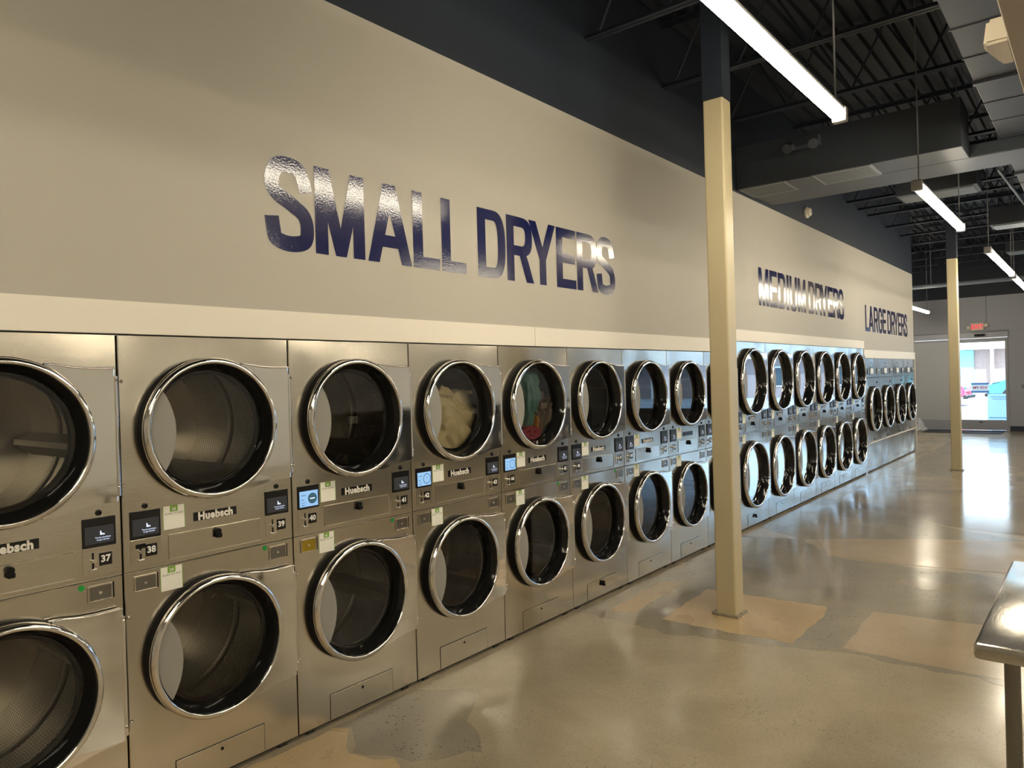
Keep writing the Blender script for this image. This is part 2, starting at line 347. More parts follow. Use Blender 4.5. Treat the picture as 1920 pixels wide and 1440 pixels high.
struct(link('wall_back', box_me('wall_back', M['wall'], X0-.15, X0, Y0, .15, FL, CEIL+.06)))
# far wall with the entrance and the storefront windows
DY0, DY1, DZ = -1.15, 1.10, 2.65
WY0, WY1, WZ0, WZ1 = -10.6, -2.4, 0.5, 2.95
fwl = struct(link('wall_far', boxes_me('wall_far', M['wallfar_daylit'], [
    (X1, X1+.2, DY1, Y1, FL, 3.63), (X1, X1+.2, DY0, DY1, DZ, 3.63), (X1, X1+.2, WY1, DY0, FL, 3.63),
    (X1, X1+.2, WY0, WY1, FL, WZ0), (X1, X1+.2, WY0, WY1, WZ1, 3.63), (X1, X1+.2, Y0, WY0, FL, 3.63)])))
link('painted_upper_wall', box_me('painted_upper_wall', M['black'], X1-.01, X1+.2, Y0, Y1, 3.63, CEIL+.06), parent=fwl)
struct(link('baseboard_far', boxes_me('baseboard_far', M['navybase'], [(X1-.012, X1, WY1, DY0-.02, FL, .11)])))
# storefront window: frame bars and panes
wn = struct(empty('window_1', (X1+.1, 0, 0)))
nb = 6
bars = [(-.05, .05, WY0, WY1, WZ0, WZ0+.06), (-.05, .05, WY0, WY1, WZ1-.06, WZ1)]
for k in range(nb+1):
    yy = WY0 + (WY1-WY0)*k/nb; bars.append((-.05, .05, max(WY0, yy-.03), min(WY1, yy+.03), WZ0, WZ1))
link('window_frame', boxes_me('window_frame', M['alu'], bars), parent=wn)
for k in range(nb):
    a = WY0 + (WY1-WY0)*k/nb
    link('window_pane', box_me('window_pane', M['tinted'], -.004, .004, a+.03, a+(WY1-WY0)/nb-.03, WZ0+.06, WZ1-.06), parent=wn)
# entrance: sliding glass door leaf, fixed grey panel, header with sensor
dr = struct(empty('door_1', (X1, 0, 0)))
link('door_header', boxes_me('door_header', M['alu'], [(-.05, .06, DY0-.02, DY1, 2.50, 2.65), (-.02, .05, DY0, DY1, 2.44, 2.495)], bevel=.004), parent=dr)
link('header_groove', box_me('header_groove', M['darksteel'], -.055, -.02, DY0-.03, DY1, 2.655, 2.672), parent=dr)
link('door_sensor', box_me('door_sensor', M['plastic'], -.11, -.05, -.66, -.41, 2.55, 2.61, bevel=.015), parent=dr)
link('door_frame', boxes_me('door_frame', M['alu'], [(-.02, .04, DY0, DY0+.06, FL, 2.44), (-.02, .04, -.02, .06, FL, 2.44), (-.02, .04, DY0+.06, -.02, 2.385, 2.44), (-.02, .04, DY0+.06, -.02, FL+.02, .27)], bevel=.004), parent=dr)
link('door_glass', box_me('door_glass', M['pane'], .006, .014, DY0+.06, -.02, .27, 2.385), parent=dr)
M['panel'] = mat('pale_grey_panel', (0.52, 0.54, 0.58), 0.5)
link('fixed_panel', boxes_me('fixed_panel', M['panel'], [(.0, .03, .06, DY1, .27, 2.44)]), parent=dr)['label'] = 'pale fixed panel beside the glass leaf'
link('bottom_rail', boxes_me('bottom_rail', M['alu'], [(-.02, .04, .06, DY1, FL+.01, .27)], bevel=.004), parent=dr)
link('threshold', box_me('threshold', M['chrome'], -.06, .05, DY0, DY1, FL, FL+.012), parent=dr)
link('door_latch', box_me('door_latch', M['plastic'], -.03, -.02, -.55, -.47, .20, .22), parent=dr)

# ceiling: corrugated deck with open-web joists
bm = bmesh.new(); ny = 0; y = Y0; prof = []
while y < Y1:
    prof += [(y, CEIL), (y+.075, CEIL), (y+.095, CEIL+.04), (y+.135, CEIL+.04)]; y += .15
prof.append((Y1+.1, CEIL))
A = [bm.verts.new((X0, p[0], p[1])) for p in prof]; B = [bm.verts.new((X1, p[0], p[1])) for p in prof]
for k in range(len(prof)-1): bm.faces.new((A[k], A[k+1], B[k+1], B[k]))
bx(bm, X0, X1, Y0, Y1+.15, CEIL+.05, CEIL+.15)
ceil = struct(link('ceiling', finish(bm, 'ceiling', M['deck'])))
bm = bmesh.new(); ZB, ZT = 4.37, 4.96
for s in (-1, 1):
    bx(bm, min(s*.008, s*.04), max(s*.008, s*.04), Y0, 0, ZB, ZB+.008); bx(bm, s*.008-.003, s*.008+.003, Y0, 0, ZB, ZB+.04)
    bx(bm, min(s*.008, s*.04), max(s*.008, s*.04), Y0, 0, ZT, ZT+.008); bx(bm, s*.008-.003, s*.008+.003, Y0, 0, ZT-.04, ZT)
y = Y0; k = 0
while y < -.3:
    tube(bm, (0, y, ZB+.02 if k % 2 == 0 else ZT-.02), (0, y+.3, ZT-.02 if k % 2 == 0 else ZB+.02), .011, 6, cap=False); y += .3; k += 1
jm = finish(bm, 'roof_joist', M['black'])
for x in [-4.2, -2.9, -1.6, -.3, 1.0, 2.3, 3.6, 4.9, 6.2, 8.6, 9.85, 11.13, 11.82, 12.47, 13.83, 15.07, 16.3, 17.6, 18.9, 20.2, 21.5]:
    at(link('roof_joist', jm, parent=ceil), x, 0, 0)
# joist stubs past the end of the dryer wall
bm = bmesh.new()
bx(bm, -.04, .04, .15, Y1, ZB, ZB+.03); bx(bm, -.04, .04, .15, Y1, ZT-.03, ZT)
for k in range(5): tube(bm, (0, .15+k*.29, ZB+.02 if k % 2 == 0 else ZT-.02), (0, .44+k*.29, ZT-.02 if k % 2 == 0 else ZB+.02), .011, 6, cap=False)
js = finish(bm, 'roof_joist', M['black'])
for x in [16.3, 17.6, 18.9, 20.2, 21.5]: at(link('roof_joist', js, parent=ceil), x, 0, 0)

# columns
def column(x, y, top, label):
    t = tag(empty('square_column', (x, y, FL)), label, 'column', None)
    h = .075
    link('shaft', box_me('shaft', M['column'], -h, h, -h, h, .0, top-FL, bevel=.012), parent=t)
    link('painted_top', box_me('painted_top', M['black'], -h, h, -h, h, top-FL, CEIL-FL-.002), parent=t)['label'] = 'black painted upper end'
    bm = bmesh.new()
    for k in range(40):
        a = k*2*PI/40; c = max(abs(math.cos(a)), abs(math.sin(a))); r = (h+.008)/c
        v = Vector((r*math.cos(a), r*math.sin(a), 0)); w = v*(1.0+.10*abs(noise.noise(v*40)))
        bx(bm, w.x-.012, w.x+.012, w.y-.012, w.y+.012, 0, .012+.01*abs(noise.noise(v*55)))
    stuff(link('grout_ring', finish(bm, 'grout_ring', M['darksteel'] if False else M['floor_grey']), parent=t))
    return t
column(3.80, -.965, 3.70, 'cream square column standing on the floor in front of the small dryers')
column(13.05, -1.16, 3.56, 'far cream square column beside the glass entrance door')

# ------------------------------------------------------------------ ducts, soffit and other ceiling things
dk = tag(empty('ventilation_duct', (6.57, 0, 3.75)), 'black cross duct with two grilles under the ceiling, nearest the camera', 'duct')
link('duct_body', box_me('duct_body', M['ductblack'], 0, .48, -2.14, -.003, 0, .46, bevel=.006), parent=dk)
def grille(parent, y0, y1):
    g = link('grille', boxes_me('grille', M['grille'], [(0.0, .47, y0, y0+.03, -.012, 0), (0, .47, y1-.03, y1, -.012, 0), (0, .03, y0+.03, y1-.03, -.012, 0), (.44, .47, y0+.03, y1-.03, -.012, 0)]), parent=parent)
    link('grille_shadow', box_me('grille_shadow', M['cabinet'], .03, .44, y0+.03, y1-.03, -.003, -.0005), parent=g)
    n = 11
    for k in range(n):
        x = .045 + k*.39/(n-1)
        link('grille_slat', box_me('grille_slat', M['grille'], x-.010, x+.010, y0+.03, y1-.03, -.010, -.004), parent=g)
grille(dk, -1.37, -.80); grille(dk, -.53, -.02)
link('cover_plate', box_me('cover_plate', M['ductblack'], .0, .47, -.79, -.54, -.008, 0), parent=dk)
bmx = tag(link('ceiling_beam', box_me('ceiling_beam', M['ductblack'], 7.06, 7.64, Y0+.02, -.003, 3.75, 3.88, bevel=.01)), 'long dark crossbeam running over the aisle behind the grilled duct', 'beam')
bd = tag(empty('ventilation_duct', (0, 0, 3.90)), 'broad dark duct running along the aisle at the upper right', 'duct')
link('duct_body', box_me('duct_body', M['ductblack'], -3.5, 14.0, -4.3, -2.38, 0, .55, bevel=.006), parent=bd)
for k in range(30):
    x = -3.2 + k*.57
    wide = k % 3 == 0
    link('duct_seam', box_me('duct_seam', M['ductblack'], x-(.03 if wide else .008), x+(.03 if wide else .008), -4.31, -2.372, -(.02 if wide else .006), .03), parent=bd)
# far ducts with pale bottoms
def small_duct(x0, x1, y0, y1, z, label):
    t = tag(empty('ventilation_duct', (x0, y0, z)), label, 'duct')
    link('duct_body', box_me('duct_body', M['ductblack'], 0, x1-x0, 0, y1-y0, .02, .3, bevel=.004), parent=t)
    link('grille', boxes_me('grille', M['palegrille_daylit'], [(.04, x1-x0-.04, .04, y1-y0-.04, .0, .02)]), parent=t)
    for yy in (.1, y1-y0-.1): link('duct_hanger', tube_me('duct_hanger', M['cable'], ((x1-x0)/2, yy, .3), ((x1-x0)/2, yy, CEIL-z), .008, 6), parent=t)
small_duct(9.3, 9.8, -1.95, -1.05, 3.95, 'small branch duct with a pale bottom beyond the long crossbeam')
small_duct(12.6, 13.1, -2.35, -1.75, 3.95, 'small branch duct with pale bottom near the second ceiling light')
small_duct(18.0, 18.6, -1.95, -1.5, 4.2, 'far small pale bottomed duct high over the entrance')
p1 = tag(link('ceiling_pipe', tube_me('ceiling_pipe', M['pipe'], (19.0, Y0+.1, 3.72), (19.0, .6, 3.72), .05)), 'pale horizontal pipe crossing below the ceiling near the entrance', 'pipe')
p2 = tag(link('ceiling_pipe', tube_me('ceiling_pipe', M['pipe'], (9.5, -2.15, 4.15), (17.5, -2.35, 4.28), .018)), 'thin pale pipe running lengthwise under the far joists', 'pipe')
bracket = [(-.012, .012, -.012, .012, 0, 1)]
for p, xs in ((p2, (11.0, 13.83, 16.3)),):
    for x in xs:
        yy = -2.15-.2*(x-9.5)/8
        link('pipe_hanger', tube_me('pipe_hanger', M['cable'], (x, yy, 4.2), (x, yy, 4.40), .006, 6), parent=p)
for y in (-9, -6, -3, 0.1): link('pipe_hanger', tube_me('pipe_hanger', M['cable'], (19.0, y, 3.75), (19.0, y, CEIL), .008, 6), parent=p1)
# beige soffit at the upper right with an emergency light
sf = tag(link('soffit_beam', box_me('soffit_beam', M['soffit'], -4.9, 8.0, -3.45, -2.80, 3.2, 3.55, bevel=.005)), 'beige soffit beam crossing the upper right corner', 'beam')
el = tag(empty('emergency_light', (3.02, -2.80, 3.30)), 'off white wall light fixed to the side of the beige soffit', 'light fixture')
bm = bmesh.new()
prof = [(-.16, .0), (-.16, .11), (-.06, .115), (.16, .07), (.18, .05), (.18, .0)]
for zz in (0,):
    Aq = [bm.verts.new((x, y*1.0, -.05)) for x, y in prof]; Bq = [bm.verts.new((x, y*.85, .07)) for x, y in prof]
    bm.faces.new(Aq); bm.faces.new(Bq[::-1])
    for k in range(len(prof)): bm.faces.new((Aq[k], Bq[k], Bq[(k+1) % len(prof)], Aq[(k+1) % len(prof)]))
bmesh.ops.bevel(bm, geom=list(bm.edges), offset=.014, segments=2, affect='EDGES')
link('housing', finish(bm, 'housing', M['offwhite'], 40), parent=el)
link('lens', box_me('lens', M['white'], .181, .186, .012, .045, -.02, .04, bevel=.002), parent=el)
# smoke alarm on the black wall, twin-head lamp hung in the dark
sm = tag(link('wall_alarm', lathe_y('wall_alarm', M['offwhite'], [(.0, -.075), (.03, -.075), (.055, -.06), (.06, -.03), (.075, -.025), (.075, 0), (.0, 0)], 28)), 'small round white alarm on the black upper wall', 'alarm')
at(sm, 9.02, -.001, 3.89)
link('alarm_face', lathe_y('alarm_face', M['grille'], [(.0, -.079), (.018, -.079), (.018, -.074)], 16), parent=sm)
hl = tag(empty('emergency_light', (6.4, -.78, 4.02)), 'dark twin-headed emergency light just below the nearest ceiling lamp', 'light fixture')
link('housing', box_me('housing', M['ductblack'], 0, .1, -.15, .15, 0, .1, bevel=.01), parent=hl)
for s in (-1, 1): link('lamp_head', tube_me('lamp_head', M['ductblack'], (-.02, s*.11, .02), (-.11, s*.13, -.03), .035, 16, .05), parent=hl)
link('bracket', tube_me('bracket', M['cable'], (.172, 0, .05), (.05, 0, .05), .012), parent=hl)

# suspended lamps
def lamp(x0, x1, y, z, label, cable_top=CEIL, group=None):
    t = tag(empty('ceiling_light', ((x0+x1)/2, y, z)), label, 'ceiling light', group)
    L = (x1-x0)/2
    # diffuser: trough section below a housing spine
    sec = [(-.038, .02), (-.042, 0.0), (-.032, -.028), (0, -.042), (.032, -.028), (.042, 0.0), (.038, .02)]
    bm = bmesh.new()
    A = [bm.verts.new((-L+.06, a, b)) for a, b in sec]; B = [bm.verts.new((L-.06, a, b)) for a, b in sec]
    for k in range(len(sec)): bm.faces.new((A[k], A[(k+1) % len(sec)], B[(k+1) % len(sec)], B[k]))
    bm.faces.new(A[::-1]); bm.faces.new(B)
    link('diffuser', finish(bm, 'diffuser', M['lamp']), parent=t)
    link('housing', box_me('housing', M['lamp_body'], -L+.03, L-.03, -.034, .034, .02, .05, bevel=.008), parent=t)
    for s in (-1, 1):
        bm = bmesh.new(); a, b = sorted((s*(L-.06), s*L)); bx(bm, a, b, -.045, .045, -.044, .05, bevel=.012)
        link('end_cap', finish(bm, 'end_cap', M['lamp_body']), parent=t)
        link('suspension_cable', tube_me('suspension_cable', M['cable'], (s*(L-.12), 0, .05), (s*(L-.12), 0, cable_top-z), .006, 6), parent=t)
    return t
lamp(1.30, 3.72, -1.83, 3.35, 'nearest suspended tube light, largest and running out at the top edge')
lamp(5.93, 8.55, -1.87, 3.325, 'second suspended tube light along the aisle, in front of the long crossbeam')
lamp(10.45, 13.9, -1.93, 3.295, 'third suspended tube light along the aisle, at the right edge')
lamp(14.15, 17.2, -1.93, 3.28, 'fourth suspended tube light, cut off by the right edge below the third')
lamp(18.4, 21.0, .5, 3.22, 'small far tube light peeking out past the end of the dryer wall')
# lamps of the same rows outside the frame
for x0, y in ((-3.6, -1.8), (-3.6, -4.9), (1.2, -4.9), (6.2, -4.9), (11.6, -4.9), (-3.6, -8.3), (1.4, -8.3), (6.3, -8.3), (12.0, -8.3), (16.6, -6.2)):
    lamp(x0, x0+2.6, y, 3.40, 'suspended tube light over the other side of the room, outside the picture', group='ceiling lights outside the picture')

# ------------------------------------------------------------------ big wall lettering (cut vinyl)
H, ST, BA = 0.445, 0.078, 0.068
def ribbon(path, w, closed=False):
    P = [Vector(p) for p in path]; n = len(P); L = []; R = []
    for i in range(n):
        d = (P[min(i+1, n-1)]-P[max(i-1, 0)]).normalized(); q = Vector((-d.y, d.x))
        L.append(P[i]+q*w/2); R.append(P[i]-q*w/2)
    return [(tuple(L[i]), tuple(R[i]), tuple(R[i+1]), tuple(L[i+1])) for i in range(n-1)]
def spline(pts, k=8):
    P = [Vector(p) for p in pts]; P = [2*P[0]-P[1]] + P + [2*P[-1]-P[-2]]; out = []
    for i in range(1, len(P)-2):
        a, b, c, d = P[i-1:i+3]
        for j in range(k):
            t = j/k
            out.append(0.5*((2*b)+(c-a)*t+(2*a-5*b+4*c-d)*t*t+(3*b-a-3*c+d)*t**3))
    out.append(P[-2]); return out
def rect(x0, x1, z0, z1): return [(x0, z0), (x1, z0), (x1, z1), (x0, z1)]
def bowl(x0, xr, z0, z1, s, b, k=14):
    """right-hand bowl: outer outline z0..z1 reaching xr, stroke s sideways and b up and down"""
    cz = (z0+z1)/2; hz = (z1-z0)/2; rx = min(hz*0.95, (xr-x0)*0.62); cx = xr-rx; out = []
    o = [(x0, z1)]; i = [(x0, z1-b)]
    for j in range(k+1):
        a = PI/2-PI*j/k
        ca, sa = math.cos(a), math.sin(a)
        ca = math.copysign(abs(ca)**.75, ca); sa = math.copysign(abs(sa)**.75, sa)
        o.append((cx+rx*ca, cz+hz*sa)); i.append((cx+(rx-s)*ca, cz+(hz-b)*sa))
    o.append((x0, z0)); i.append((x0, z0+b))
    return [(o[j], i[j], i[j+1], o[j+1]) for j in range(len(o)-1)]
def glyph(c, w):
    s, b = ST, BA
    if c == 'S': return ribbon(spline([(w-s/2-.004, .665*H), (w-s/2-.018, .80*H), (w*.70, .905*H), (w*.50, H-b/2+.006), (w*.27, .905*H), (s/2+.004, .745*H), (w*.24, .61*H), (w*.5, .52*H), (w*.78, .41*H), (w-s/2, .265*H), (w*.80, .11*H), (w*.5, b/2-.006), (w*.22, .105*H), (s/2+.008, .21*H), (s/2, .345*H)]), s)
    if c == 'G': return ribbon(spline([(w-s/2, .665*H), (w-s/2-.018, .80*H), (w*.72, .905*H), (w*.52, H-b/2+.006), (w*.27, .90*H), (s/2+.004, .68*H), (s/2, .5*H), (s/2+.004, .32*H), (w*.27, .10*H), (w*.5, b/2-.004), (w*.76, .11*H), (w-s/2-.01, .25*H), (w-s/2, .40*H)]), s) + [rect(w*.52, w, .40*H, .40*H+b)]
    if c == 'M': return [rect(0, s, 0, H), rect(w-s, w, 0, H), [(0.0, H), (s+.012, H), (w/2+.034, 0), (w/2-.034, 0)], [(w, H), (w/2+.034, 0), (w/2-.034, 0), (w-s-.012, H)]]
    if c == 'A': return [[(0, 0), (s*1.02, 0), (w/2+.045, H), (w/2-.045, H)], [(w-s*1.02, 0), (w, 0), (w/2+.045, H), (w/2-.045, H)], rect(w*.2, w*.8, .20*H, .20*H+b)]
    if c == 'L': return [rect(0, s, 0, H), rect(s, w, 0, b)]
    if c == 'D': return [rect(0, s, 0, H)] + bowl(s, w, 0, H, s, b, 18)
    if c == 'R': return [rect(0, s, 0, H)] + bowl(s, w-.012, .40*H, H, s, b) + [[(w*.44, .45*H), (w-s*1.06, 0), (w, 0), (w*.80, .32*H), (w*.70, .45*H)]]
    if c == 'Y': return [[(0, H), (s*1.08, H), (w/2+s/2, .40*H), (w/2-s/2, .40*H)], [(w, H), (w/2+s/2, .40*H), (w/2-s/2, .40*H), (w-s*1.08, H)], rect(w/2-s/2, w/2+s/2, 0, .41*H)]
    if c == 'E': return [rect(0, s, 0, H), rect(s, w, 0, b), rect(s, w, H-b, H), rect(s, w*.95, .5*H-b/2, .5*H+b/2)]
    if c == 'I': return [rect(0, s, 0, H)]
    if c == 'U': return ribbon(spline([(s/2, H), (s/2, .6*H), (s/2, .3*H), (w*.27, .10*H), (w*.5, b/2), (w*.73, .10*H), (w-s/2, .3*H), (w-s/2, .6*H), (w-s/2, H)]), s)
LW = {'S': .28, 'M': .32, 'A': .325, 'L': .216, 'D': .28, 'R': .295, 'Y': .32, 'E': .254, 'I': ST, 'U': .28, 'G': .29}
_gm = {}
def glyph_me(c):
    if c not in _gm:
        bm = bmesh.new()
        for k, poly in enumerate(glyph(c, LW[c])):
            vs = [bm.verts.new((x, -.0015-.00002*(k % 5), z)) for x, z in poly]; bm.faces.new(vs)
        bmesh.ops.remove_doubles(bm, verts=bm.verts, dist=1e-6)
        me = bpy.data.meshes.new('letter'); bm.normal_update()
        for f in bm.faces:
            if f.normal.y > 0: f.normal_flip()
        bm.to_mesh(me); bm.free(); me.materials.append(M['vinyl']); _gm[c] = me
    return _gm[c]
def sign(text, xs, z, sx, label):
    t = tag(empty('wall_lettering', (xs[0], 0, z)), label, 'lettering', None)
    for c, x in zip(text.replace(' ', ''), xs):
        o = at(link('letter', glyph_me(c), parent=t), x-xs[0], -.0005, 0); o.scale = (sx, 1, 1)
DR = [0, .295, .54, .87, 1.14, 1.415]
sign('SMALL DRYERS', [.694, .984, 1.325, 1.664, 1.90] + [2.23+d for d in DR], 2.395, 1.0, 'navy vinyl words SMALL DRYERS, the largest and nearest lettering on the grey wall')
mx = [0, .35, .635, .945, 1.055, 1.365]
sign('MEDIUM DRYERS', [7.17+1.035*v for v in mx] + [7.17+1.035*(1.80+d) for d in DR], 2.515, 1.035, 'navy vinyl words MEDIUM DRYERS on the grey wall behind the near column')
lx = [0, .225, .575, .885, 1.195]
sign('LARGE DRYERS', [12.09+1.055*v for v in lx] + [12.09+1.055*(1.56+d) for d in DR], 2.38, 1.055, 'navy vinyl words LARGE DRYERS near the far end of the grey wall')

# ------------------------------------------------------------------ dryers
def holed_panel(name, m, x0, x1, z0, z1, cx, cz, r, y=0.0, t=.02, n=72):
    """sheet front with a round opening"""
    angs = sorted(set([k*2*PI/n for k in range(n)] + [math.atan2(z-cz, x-cx) % (2*PI) for x in (x0, x1) for z in (z0, z1)]))
    bm = bmesh.new(); I = []; O = []
    for a in angs:
        c, s = math.cos(a), math.sin(a)
        k = min([(x1-cx)/c if c > 1e-9 else ((x0-cx)/c if c < -1e-9 else 1e9), (z1-cz)/s if s > 1e-9 else ((z0-cz)/s if s < -1e-9 else 1e9)])
        I.append((cx+r*c, cz+r*s)); O.append((cx+k*c, cz+k*s))
    N = len(angs); e = .003
    Iv = [bm.verts.new((x, y, z)) for x, z in I]
    def inset(p): return (min(max(p[0], x0+e), x1-e), min(max(p[1], z0+e), z1-e))
    Of = [bm.verts.new((inset(p)[0], y, inset(p)[1])) for p in O]; Ob = [bm.verts.new((x, y+e, z)) for x, z in O]; Oc = [bm.verts.new((x, y+t, z)) for x, z in O]
    Ib = [bm.verts.new((x, y+t, z)) for x, z in I]
    for k in range(N):
        j = (k+1) % N
        bm.faces.new((Iv[k], Iv[j], Of[j], Of[k])); bm.faces.new((Of[k], Of[j], Ob[j], Ob[k])); bm.faces.new((Ob[k], Ob[j], Oc[j], Oc[k])); bm.faces.new((Iv[k], Ib[k], Ib[j], Iv[j]))
    return finish(bm, name, m)
def lens_pts(r, off, R, n=18):
    """overlap of a circle r at the origin with a circle R centred at -off"""
    x = (r*r-R*R+off*off)/(-2*off); z = math.sqrt(max(0, r*r-x*x))
    a0 = math.atan2(z, x); out = [(r*math.cos(a0+(2*PI-2*a0)*k/n), r*math.sin(a0+(2*PI-2*a0)*k/n)) for k in range(n+1)]
    b0 = math.atan2(z, x+off)
    out += [(-off+R*math.cos(-b0+2*b0*k/n), R*math.sin(-b0+2*b0*k/n)) for k in range(1, n)]
    return out
def door_meshes(R, wr, wing=True):
    """R ring radius; wr = reach of the hinge wing to the right of the centre"""
    f = R/.312; d = {}
    d['ring'] = lathe_y('door_ring', M['chrome'], [(.284*f, -.034), (.2825*f, -.058), (.285*f, -.065), (.289*f, -.068), (.297*f, -.068), (.305*f, -.062), (.311*f, -.052), (.312*f, -.042), (.308*f, -.034), (.30*f, -.030)], 96, 60, closed=True)
    d['gasket'] = lathe_y('gasket', M['rubber'], [(.300*f, -.033), (.310*f, -.033), (.311*f, -.028), (.308*f, -.014), (.311*f, -.001), (.27*f, -.001)], 96)
    d['bowl'] = lathe_y('door_bowl', M['bowl'], [(.2835*f, -.057), (.279*f, -.048), (.270*f, -.032), (.263*f, -.014), (.258*f, .004), (.256*f, .012), (.250*f, .016), (.246*f, .03)], 96)
    d['glass'] = disc_me('glass', M['glass'], .257*f, .002)
    d['plate'] = prism_me('handle_plate', M['plate_grey'], lens_pts(.276*f, .47*f, .30*f), -.046, -.042)
    if wing:
        r = .290*f
        top = [(.135*f, .283*f), (.155*f, .2835*f), (.18*f, .281*f), (.215*f, .275*f), (.25*f, .270*f), (.30*f, .267*f), (wr, .267*f)]
        bot = [(wr, -.268*f), (.315*f, -.268*f), (.27*f, -.272*f), (.22*f, -.283*f), (.17*f, -.293*f), (.125*f, -.297*f)]
        a0 = math.atan2(bot[-1][1], bot[-1][0]); a1 = math.atan2(top[0][1], top[0][0])
        arc = [(r*math.cos(a0+(a1-a0)*k/24), r*math.sin(a0+(a1-a0)*k/24)) for k in range(25)]
        d['wing'] = prism_me('hinge_wing', M['polished'], top+bot+arc, -.036, -.012, bevel=.004)
        d['pin'] = tube_me('hinge_pin', M['chrome'], (wr+.004, -.030, -.245*f), (wr+.004, -.030, .235*f), .0095, 12)
        bm = bmesh.new(); q = [(x, -.0375, z) for x, z in top]; q[0] = (q[0][0], -.05, q[0][2])
        for a, b in zip(q[:-1], q[1:]): tube(bm, a, b, .0042, 8)
        d['lip'] = finish(bm, 'wing_lip', M['chrome'], 60)
    return d
def drum_meshes(r, depth):
    n, m = 64, 6; bm = bmesh.new(); uvl = bm.loops.layers.uv.new('UVMap')
    rings = [[bm.verts.new((r*math.cos(k*2*PI/n), .05+depth*j/m, r*math.sin(k*2*PI/n))) for k in range(n)] for j in range(m+1)]
    for j in range(m):
        for k in range(n):
            f = bm.faces.new((rings[j][k], rings[j][(k+1) % n], rings[j+1][(k+1) % n], rings[j+1][k]))
            for l, (a, b) in zip(f.loops, ((k, j), (k+1, j), (k+1, j+1), (k, j+1))): l[uvl].uv = (a*2*PI*r/n, b*depth/m)
    me = finish(bm, 'drum', M['drum'], 60)
    bm = bmesh.new(); N = 64
    bm.faces.new([bm.verts.new((r*math.cos(k*2*PI/N), .05+depth, r*math.sin(k*2*PI/N))) for k in range(N)])
    back = finish(bm, 'drum_back', M['drumplain'])
    front = lathe_y('drum_front', M['darksteel'], [(.246*r/.36, .028), (.262*r/.36, .05), (r*1.01, .05)], 64)
    bm = bmesh.new(); prism(bm, [(-.05, -r*.985), (.05, -r*.985), (.012, -r+.085), (-.012, -r+.085)], .08, depth)
    rib = finish(bm, 'drum_rib', M['drumplain'])
    hoop = lathe_y('drum_hoop', M['drumplain'], [(r*.995, .40), (r*.985, .405), (r*.985, .445), (r*.995, .45)], 64)
    return me, back, front, rib, hoop

# small shared pieces (origin at the place given when used)
screw_me = lathe_y('screw', M['chrome'], [(0, -.006), (.005, -.0045), (.0068, -.001), (.0068, .001)], 12)
hole_me = lathe_y('speaker', M['plastic'], [(0, -.001), (.006, -.001), (.008, -.005), (.012, -.004), (.0125, 0)], 20)
bezel_me = box_me('control_screen', M['plastic'], 0, .124, -.006, .001, 0, .115, bevel=.002)
disp_me = box_me('display', M['disp_dark'], .008, .115, -.0066, -.006, .013, .082)
displ_me = box_me('display', M['disp_lit'], .008, .116, -.0066, -.006, .010, .088)
ring_me = lathe_y('timer_ring', M['disp_ring'], [(.026, -.0072), (.030, -.0072)], 28)
dial_me = disc_me('status_dial', M['disp_ring'], .027, -.0072, 28)
lines_me = boxes_me('screen_lines', M['disp_ring'], [(.018, .046, -.0071, -.0066, .066, .069), (.018, .032, -.0071, -.0066, .044, .047), (.018, .040, -.0071, -.0066, .030, .032), (.018, .036, -.0071, -.0066, .018, .021)])
plate_me = boxes_me('lever_plate', M['steel'], [(0, .126, -.0025, .001, 0, .104)], bevel=.0012)
numpl_me = box_me('number_plate', M['plastic'], 0, .048, -.0035, -.002, 0, .050)
bm = bmesh.new()
tube(bm, (0, -.002, .036), (0, -.016, .036), .0085, 14); tube(bm, (0, -.016, .036), (0, -.024, .036), .0065, 14)
bx(bm, -.013, .013, -.012, -.002, -.004, .004, bevel=.0015)
lever_me = finish(bm, 'coin_lever', M['chrome'], 40)
slot_me = boxes_me('coin_slot', M['rubber'], [(-.004, .004, -.0032, -.002, .004, .030), (-.0035, .0035, -.0032, -.002, .044, .070)])
block_me = box_me('slot_cover', M['rubber'], -.018, .020, -.006, -.002, .048, .066)
stick_me = box_me('pay_sticker', M['paper'], 0, .096, -.0012, -.0002, 0, .100)
tag_me = box_me('sticker_tag', M['green'], .031, .065, -.0016, -.0012, .074, .1002)
edge_me = boxes_me('sticker_edge', M['green'], [(.0, .0025, -.0014, -.0012, 0, .1), (.0935, .096, -.0014, -.0012, 0, .1)])
scan_me = text_me('SCAN TO PAY', .0125, M['grey_print'], .01)
brand_me = box_me('brand_plate', M['plastic'], 0, .203, -.003, 0, 0, .038, bevel=.001)
brandtx_me = text_me('Huebsch', .0455, M['label_silver'], .05, xs=.97, space=1.07)
def frame_me(name, x0, x1, z0, z1, t, y, m):
    return boxes_me(name, m, [(x0, x1, y, .0, z1-t, z1), (x0, x1, y, .0, z0, z0+t), (x0, x0+t, y, .0, z0+t, z1-t), (x1-t, x1, y, .0, z0+t, z1-t)], bevel=.0008)
lint_me = boxes_me('lint_drawer', M['steel'], [(0, .433, -.0045, .0005, 0, .106)], bevel=.002)
lintl_me = boxes_me('lint_drawer_lip', M['chrome'], [(0, .433, -.008, -.003, -.001, .003), (.430, .434, -.007, -.003, .003, .106)], bevel=.001)
low_me = boxes_me('lint_panel', M['steel'], [(0, .42, -.003, .0005, 0, .124)], bevel=.0015)
lowgap_me = boxes_me('panel_gap', M['rubber'], [(-.003, .423, -.0006, .0006, .124, .127), (-.003, 0, -.0006, .0006, -.002, .124), (.42, .423, -.0006, .0006, -.002, .124)])
bm = bmesh.new()
tube(bm, (0, -.003, .012), (0, -.022, .012), .0135, 18); bx(bm, -.012, .014, -.028, -.008, -.016, .004, bevel=.004)
